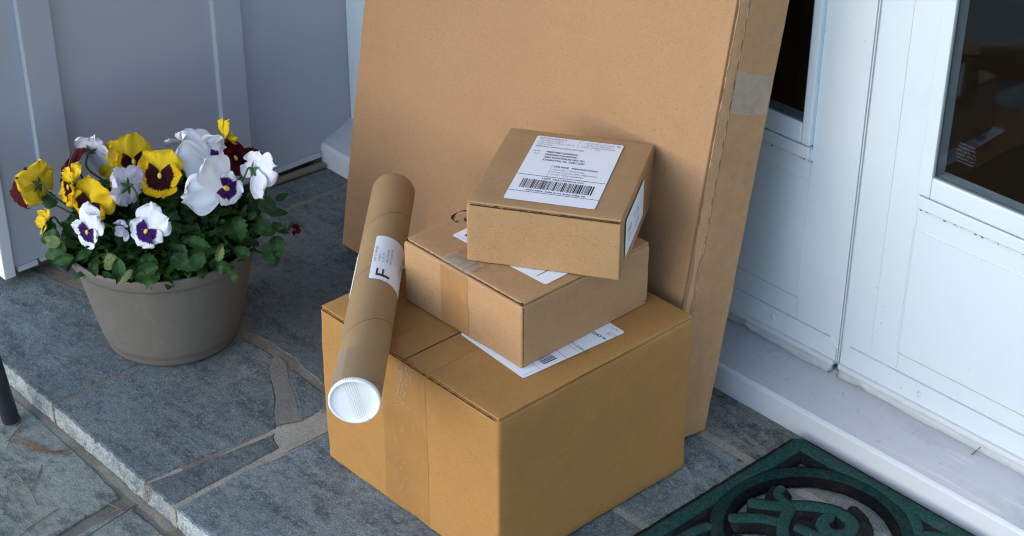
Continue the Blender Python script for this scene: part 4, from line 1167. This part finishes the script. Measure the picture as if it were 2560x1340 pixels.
# px, py, offset towards the viewer, radius, kind, facing (right, up, to the viewer)
flower(P1, 90, 462, .02, .0310, 'yp', (-.86, .05, -.46), .3, 1, .15)
flower(P1, 176, 466, .04, .0300, 'y', (-.84, -.10, .50), .2, 2, .15)
flower(P1, 226, 510, .055, .0330, 'y', (-.42, -.36, .84), -.75, 3, 0, 0, 1.12, .92)
flower(P1, 116, 553, .03, .0170, 'yp', (-.8, -.2, .4), 0, 4, .1, .3)
flower(P2, 332, 404, .0, .0340, 'y', (.55, .05, .82), .25, 5, 0, 0, 1.1, .9)
flower(P2, 284, 412, -.012, .0310, 'yp', (-.45, -.25, .8), .6, 6)
flower(P2, 400, 438, .045, .0325, 'y', (.02, -.05, 1), .03, 7, 0, 0, 1.08, 1.0)
flower(P2, 561, 338, -.03, .0210, 'yp', (.80, .50, -.2), .5, 8, .2, .4)
flower(P3, 230, 370, -.01, .0320, 'l', (.20, .80, -.45), 2.4, 9, 0, 0, 1.1, .8)
flower(P3, 312, 466, .065, .0300, 'll', (-.78, .10, -.50), 1.2, 10, .25)
flower(P3, 222, 578, .09, .0300, 'w', (-.58, -.35, .72), -.50, 11, .15, 0, 1.12, .80)
flower(P3, 368, 576, .10, .0300, 'w', (-.30, -.25, .90), -.62, 12, .10, 0, 1.05, .88)
flower(P3, 312, 570, .085, .0150, 'll', (-.5, -.6, .4), 0, 13, .2, .6)
flower(P4, 470, 358, -.03, .0270, 'll', (.40, .85, -.25), .3, 14, .2)
flower(P4, 528, 398, .012, .0370, 'w', (.80, .20, .55), 1.05, 15, .0, 0, 1.25, .60)
flower(P4, 562, 470, .050, .0390, 'w', (.60, -.05, .78), 1.25, 16, .0, 0, 1.22, .66)
flower(P4, 508, 372, .0, .0280, 'w', (-.35, .55, -.45), .8, 18, .1, 0, 1.1, .7)
flower(P4, 640, 425, .02, .0360, 'w', (.70, .05, -.62), 2.0, 17, .1, 0, 1.1, .8)
flower(P5, 58, 470, -.005, .0300, 'r', (-.70, .05, .60), .2, 19)
flower(P5, 170, 425, .0, .0330, 'r', (-.80, .10, .45), .1, 20)
flower(P6, 545, 382, -.04, .0240, 'r', (-.3, .3, .8), 0, 21)
flower(P6, 586, 396, -.035, .0300, 'r', (.55, .30, .6), .3, 22)
flower(P6, 628, 392, -.05, .0190, 'r', (.4, .4, .6), .3, 23)
flower(P6, 733, 571, .0, .0085, 'r', (.8, -.5, .2), 0, 24, .2, .6)

def leaf(bm, uvl, base_, d_, nrm, L, Wd, seed, mi=0, curl=-.25):
    d_ = d_.normalized(); s_ = d_.cross(nrm).normalized(); n_ = s_.cross(d_)
    nu, nw = 10, 4; grid = []
    for i in range(nu + 1):
        u = i / nu; w_ = Wd * .5 * (math.sin(math.pi * min(.985, .06 + .94 * u ** .8)) ** .62) * (1 + .13 * math.sin(u * 30 + seed)); row = []
        for j in range(nw + 1):
            v = j / nw * 2 - 1
            z_ = curl * L * u * u + (.14 + .22 * math.sin(seed * 1.7)) * Wd * abs(v) ** 1.4 + .24 * Wd * noise.noise(Vector((u * 3, v * 2, seed)))
            row.append(bm.verts.new(base_ + d_ * L * u + s_ * w_ * v + n_ * z_))
        grid.append(row)
    for i in range(nu):
        for j in range(nw):
            f = bm.faces.new((grid[i][j], grid[i + 1][j], grid[i + 1][j + 1], grid[i][j + 1])); f.smooth = True; f.material_index = mi
            for lp, (a, b) in zip(f.loops, ((i, j), (i + 1, j), (i + 1, j + 1), (i, j + 1))): lp[uvl].uv = (b / nw, a / nu)
rnd = random.Random(11)
plants = [P1, P2, P3, P4, P5, P6]; fol = {p.name: bmesh.new() for p in plants}; uvs = {p.name: fol[p.name].loops.layers.uv.new('UVMap') for p in plants}
for i in range(950):
    th = rnd.random() * 2 * math.pi; rr = (rnd.random() ** .55) * .124
    hgt = .008 + .066 * (1 - (rr / .138) ** 2) * (.35 + .65 * rnd.random())
    if rr > .100: hgt = .004 + .032 * rnd.random()
    pos = PC + Vector((math.cos(th) * rr, math.sin(th) * rr, PH - .008 + hgt))
    out = Vector((math.cos(th), math.sin(th), 0)); tw = rnd.uniform(-1.1, 1.1)
    out = Matrix.Rotation(tw, 3, 'Z') @ out
    d_ = out * rnd.uniform(.5, 1) + ZU * rnd.uniform(-.45, .75)
    nrm = ZU + out * rnd.uniform(-.2, .8) + Vector((rnd.uniform(-.4, .4), rnd.uniform(-.4, .4), 0))
    best = min(plants, key=lambda p: (p.location - pos).length * rnd.uniform(.8, 1.2))
    L = rnd.uniform(.014, .036); 
    if rr > .108: L *= .85
    leaf(fol[best.name], uvs[best.name], pos - d_.normalized() * L * .4, d_, nrm, L, L * rnd.uniform(.40, .85), i, 1 if rnd.random() < .03 else 0, rnd.uniform(-.6, .25))
def leaf_px(p, px, py, off, dpx, L, Wd, seed, mi=0, tilt=(0, .2, 1), curl=-.2):
    c = atd(px, py, DP - off); e = atd(px + dpx[0], py + dpx[1], DP - off); d_ = (e - c)
    nrm = dirv(*tilt); leaf(fol[p.name], uvs[p.name], c, d_, nrm, L, Wd, seed, mi, curl)
# the leaves that show singly: over the rim, at the sides
leaf_px(P3, 395, 668, .118, (-60, 22), .034, .018, 1); leaf_px(P3, 400, 690, .118, (-55, 5), .030, .022, 2)
leaf_px(P3, 330, 675, .116, (-40, 42), .024, .009, 3, 1); leaf_px(P3, 232, 655, .10, (6, 30), .018, .012, 4)
leaf_px(P4, 545, 655, .095, (12, -42), .024, .011, 5, 1, curl=.1); leaf_px(P4, 580, 670, .09, (8, 40), .018, .010, 6)
leaf_px(P4, 540, 665, .10, (35, 8), .020, .017, 7); leaf_px(P4, 625, 640, .05, (-35, -15), .024, .016, 8)
leaf_px(P4, 690, 590, .02, (8, 60), .030, .020, 9); leaf_px(P4, 672, 610, .02, (14, 60), .030, .024, 10)
leaf_px(P4, 640, 560, .03, (60, 30), .026, .022, 11); leaf_px(P4, 580, 545, .06, (20, 50), .032, .030, 12)
leaf_px(P4, 650, 500, .0, (40, 30), .026, .022, 13); leaf_px(P6, 668, 530, -.01, (50, 0), .026, .012, 14); leaf_px(P6, 680, 560, -.01, (45, 25), .024, .012, 15)
leaf_px(P4, 640, 520, -.03, (20, -60), .030, .024, 16); leaf_px(P6, 690, 500, -.01, (30, -15), .018, .010, 31)
leaf_px(P1, 150, 590, .05, (-55, 10), .026, .022, 17); leaf_px(P1, 165, 620, .06, (-60, 22), .030, .020, 18); leaf_px(P1, 185, 645, .07, (-70, 15), .032, .014, 19)
leaf_px(P1, 140, 560, .03, (-30, 30), .022, .020, 20); leaf_px(P5, 130, 520, .0, (-15, -40), .024, .020, 21); leaf_px(P1, 150, 610, .06, (-50, -15), .024, .016, 22, 1)
leaf_px(P2, 400, 500, .03, (55, -8), .034, .030, 23); leaf_px(P2, 455, 515, .03, (40, 10), .030, .030, 24)
leaf_px(P3, 290, 640, .10, (-25, 25), .022, .020, 25, 1); leaf_px(P3, 300, 690, .11, (-5, -40), .022, .018, 26)
leaf_px(P4, 470, 600, .10, (55, 20), .030, .016, 27); leaf_px(P3, 430, 640, .11, (30, 20), .026, .022, 28); leaf_px(P4, 510, 640, .10, (-35, 25), .03, .02, 29); leaf_px(P3, 350, 650, .11, (30, 15), .026, .024, 30)
for p in plants: part('foliage', fol[p.name], [M['leaf'], M['leafy']], p)

# ------------------------------------------------------------------ doormat of pierced rubber, green pile on top
MX, MY = 1.0138, -.0175; MW, MD = .80, .53
t = tag(empty('doormat', (MX + MW / 2, MY - MD / 2, 0)), 'dark green pierced rubber doormat with scroll pattern against the sill', 'doormat'); bpy.context.view_layer.update()
def bar(bg_, bb, pts, wd, closed=False, n=18):
    P_ = crom([(p[0], p[1], 0) for p in pts], n) if not closed else [Vector((p[0], p[1], 0)) for p in pts]
    m = len(P_); prof_g = [(-.5, .0092), (-.46, .0114), (-.34, .0122), (0, .0125), (.34, .0122), (.46, .0114), (.5, .0092)]
    prof_b = [(-.5, .0), (-.5, .0052), (-.36, .0092), (.36, .0092), (.5, .0052), (.5, .0)]
    for bm_, prof_, ww in ((bg_, prof_g, wd), (bb, prof_b, wd + .017)):
        L = []
        for i, p in enumerate(P_):
            a_ = P_[(i - 1) % m] if closed else P_[max(i - 1, 0)]; b_ = P_[(i + 1) % m] if closed else P_[min(i + 1, m - 1)]
            t_ = (b_ - a_).normalized(); nn_ = Vector((-t_.y, t_.x, 0)); e = 1.0
            if not closed: e = min(1, .30 + .9 * min(i, m - 1 - i) / 5)
            jt = 1 + .07 * noise.noise(Vector((p.x * 420, p.y * 420, 2))) + .05 * noise.noise(Vector((p.x * 1100, p.y * 1100, 2)))
            zj = .00025 * noise.noise(Vector((p.x * 90, p.y * 90, 7)))
            L.append([bm_.verts.new((p.x + nn_.x * q * ww * e * jt, p.y + nn_.y * q * ww * e * jt, z_ + zj + .002)) for q, z_ in prof_])
        for i in range(m if closed else m - 1):
            j = (i + 1) % m
            for q in range(len(prof_) - 1):
                f = bm_.faces.new((L[i][q], L[j][q], L[j][q + 1], L[i][q + 1])); f.smooth = True
gbm, bbm = bmesh.new(), bmesh.new()
def zp(X, Y): p = onz(1560 + X / 2.844, 1080 + Y / 2.844, .0135); return (p.x, p.y)
x0, x1, y1, y0 = MX, MX + MW, MY, MY - MD; bw = .0185
bar(gbm, bbm, [(x0 + bw / 2, y0), (x0 + bw / 2, (y0 + y1) / 2), (x0 + bw / 2, y1)], bw, n=110); bar(gbm, bbm, [(x1 - bw / 2, y0), (x1 - bw / 2, y1)], bw, n=40)
bar(gbm, bbm, [(x0, y1 - bw / 2), ((x0 + x1) / 2, y1 - bw / 2), (x1, y1 - bw / 2)], bw, n=180); bar(gbm, bbm, [(x0, y0 + bw / 2), (x1, y0 + bw / 2)], bw, n=60)
cx, cy = MX + .125, MY - .125; rr = .108
motif = []
motif.append(([(cx + rr * math.cos(i * 2 * math.pi / 72), cy + rr * math.sin(i * 2 * math.pi / 72)) for i in range(144)], .0160, True))
S = [zp(*q) for q in ((880, 492), (1000, 512), (1140, 522), (1280, 520), (1420, 535), (1540, 575), (1622, 640), (1600, 705), (1510, 722), (1430, 690), (1415, 640), (1455, 605), (1500, 612))]
motif.append((S, .0160, False))
motif.append(([zp(*q) for q in ((1180, 520), (1118, 470), (1095, 425), (1130, 385))], .0105, False))
motif.append(([zp(*q) for q in ((1190, 530), (1150, 600), (1130, 680), (1150, 780), (1230, 880))], .0145, False))
motif.append(([zp(*q) for q in ((740, 610), (880, 605), (1000, 612), (1120, 640))], .0145, False))
motif.append(([zp(*q) for q in ((1215, 660), (1300, 700), (1400, 740), (1500, 760), (1640, 740))], .0135, False))
motif.append(([zp(*q) for q in ((760, 760), (900, 780), (1050, 800), (1160, 830))], .0145, False))
motif.append(([zp(*q) for q in ((1880, 455), (1930, 490), (1990, 540), (2060, 620), (2090, 740), (2060, 880))], .0160, False))
motif.append(([zp(*q) for q in ((330, 800), (480, 710), (620, 655))], .0125, False))
motif.append(([zp(*q) for q in ((2090, 720), (2250, 740), (2400, 760))], .013, False))
for mxr in (0, 1):
    for myr in (0, 1):
        for pts, wd, cl in motif:
            q = [((x0 + x1 - a_) if mxr else a_, (y0 + y1 - b_) if myr else b_) for a_, b_ in pts]
            bar(gbm, bbm, q, wd, cl)
dump = bmesh.new()                                              # webs of bare rubber between scroll and ring
for mxr in (0, 1):
    for myr in (0, 1):
        for wb_ in (((1610, 520), (1690, 600), (1720, 700), (1690, 800)), ((1180, 620), (1260, 640), (1330, 620)), ((1140, 720), (1300, 780), (1500, 800))):
            q = [zp(*v) for v in wb_]
            bar(dump, bbm, [((x0 + x1 - a_) if mxr else a_, (y0 + y1 - b_) if myr else b_) for a_, b_ in q], .002)
dump.free()
cx = (x0 + x1) / 2; cy = (y0 + y1) / 2
bar(gbm, bbm, [(cx + .09 * math.cos(i * math.pi / 36), cy + .13 * math.sin(i * math.pi / 36)) for i in range(72)], .013, True)
bar(gbm, bbm, [(cx + .05 * math.cos(i * math.pi / 36), cy + .07 * math.sin(i * math.pi / 36)) for i in range(72)], .012, True)
part('pile', gbm, M['green'], t); part('rubber_base', bbm, M['rubber'], t)

# ------------------------------------------------------------------ post, needles, twigs, dead leaf bits
bpt = onz(29, 1053, -.0365)
bm = bmesh.new(); tp = bpt + (RT * -.045 + ZU * .60 + VT * .06)
lathe(bm, [(0, 0), (.0108, 0), (.0112, .002), (.0112, .9), (0, .9)], 40)
q = (tp - bpt).to_track_quat('Z', 'Y').to_matrix().to_4x4(); bm.transform(Matrix.Translation(bpt + Vector((0, 0, -.001))) @ q)
Pst = tag(empty('metal_post', bpt), 'dark round metal post standing on the lower stones at the left edge', 'post'); bpy.context.view_layer.update()
part('shaft', bm, M['black'], Pst)
bm = bmesh.new(); lathe(bm, [(.0113, 0), (.0121, .0008), (.0121, .0025), (.0113, .003)], 40); bm.transform(Matrix.Translation(bpt + Vector((0, 0, -.0004))) @ q); part('foot', bm, M['gasket'], Pst)
def litter(name, label, cat, lines, rad, m, z, group=None):
    bm = bmesh.new()
    for L in lines:
        pts = [onz(x, y, z + dz) for x, y, dz in L]; tube(bm, crom(pts, 5), rad, 5)
    o = obj(name, bm, M[m]); tag(o, label, cat, group); return o
Z = -.0360; rnd = random.Random(5); L = []
for i in range(9):
    a_ = rnd.uniform(-14, 12); b_ = rnd.uniform(-14, 14)
    L.append([(38 + rnd.uniform(-8, 20), 1096 + a_ + i, .001), (85 + b_, 1112 + a_ * .6 + i * .9, .003 + .001 * rnd.random()), (125 + rnd.uniform(-6, 8), 1127 + a_ * .3 + i * .6, .002), (148 + rnd.uniform(-10, 26), 1133 + rnd.uniform(-9, 10), .001)])
L.append([(140, 1128, .002), (160, 1115, .006), (180, 1098, .010)])
litter('pine_needle_bundle', 'bundle of brown dry pine needles on the lower stones', 'pine needles', L, .00030, 'needle', Z)
litter('pine_needle', 'brown pine needles lying at the foot of the metal post', 'pine needles', [[(54, 1062, .001), (38, 1083, .002), (17, 1106, .001)], [(50, 1066, .001), (30, 1090, .002), (14, 1128, .001)], [(13, 1060, .001), (10, 1075, .001), (8, 1086, .001)]], .0004, 'needle', Z)
litter('twig', 'pale forked twig with split ends on the lower stones', 'twig', [[(36, 1178, .001), (50, 1195, .002), (72, 1222, .002), (92, 1262, .001)], [(45, 1185, .001), (42, 1197, .001)], [(76, 1229, .002), (88, 1205, .001), (105, 1162, .001)]], .0006, 'twig', Z)
litter('twig', 'thin dark twig lying at the bottom left corner', 'twig', [[(48, 1342, .001), (75, 1318, .001), (110, 1296, .001), (148, 1270, .001)]], .00045, 'needle', Z)
litter('root_thread', 'pale curled thread of root near the left bottom edge', 'root', [[(16, 1215, .001), (18, 1236, .001), (9, 1252, .001), (8, 1290, .001)]], .0004, 'twig', Z)
litter('pine_needle', 'single needle on the mortar below the step edge', 'pine needles', [[(390, 1338, .002), (420, 1332, .003), (460, 1328, .003)]], .0006, 'needle', -.032)
litter('twig', 'tiny dry stalks on the joint of the lower stones', 'twig', [[(268, 1258, .001), (290, 1268, .002), (310, 1282, .001)], [(280, 1280, .001), (300, 1272, .002), (318, 1266, .001)]], .0006, 'twig', Z)
bm = bmesh.new(); uvl = bm.loops.layers.uv.new('UVMap'); p = onz(1842, 1148, .001); leaf(bm, uvl, p, Vector((1, .3, 0)), ZU, .010, .006, 3)
tag(obj('dead_leaf', bm, M['leafdry']), 'small brown leaf scrap on the stone near the doormat', 'leaf')
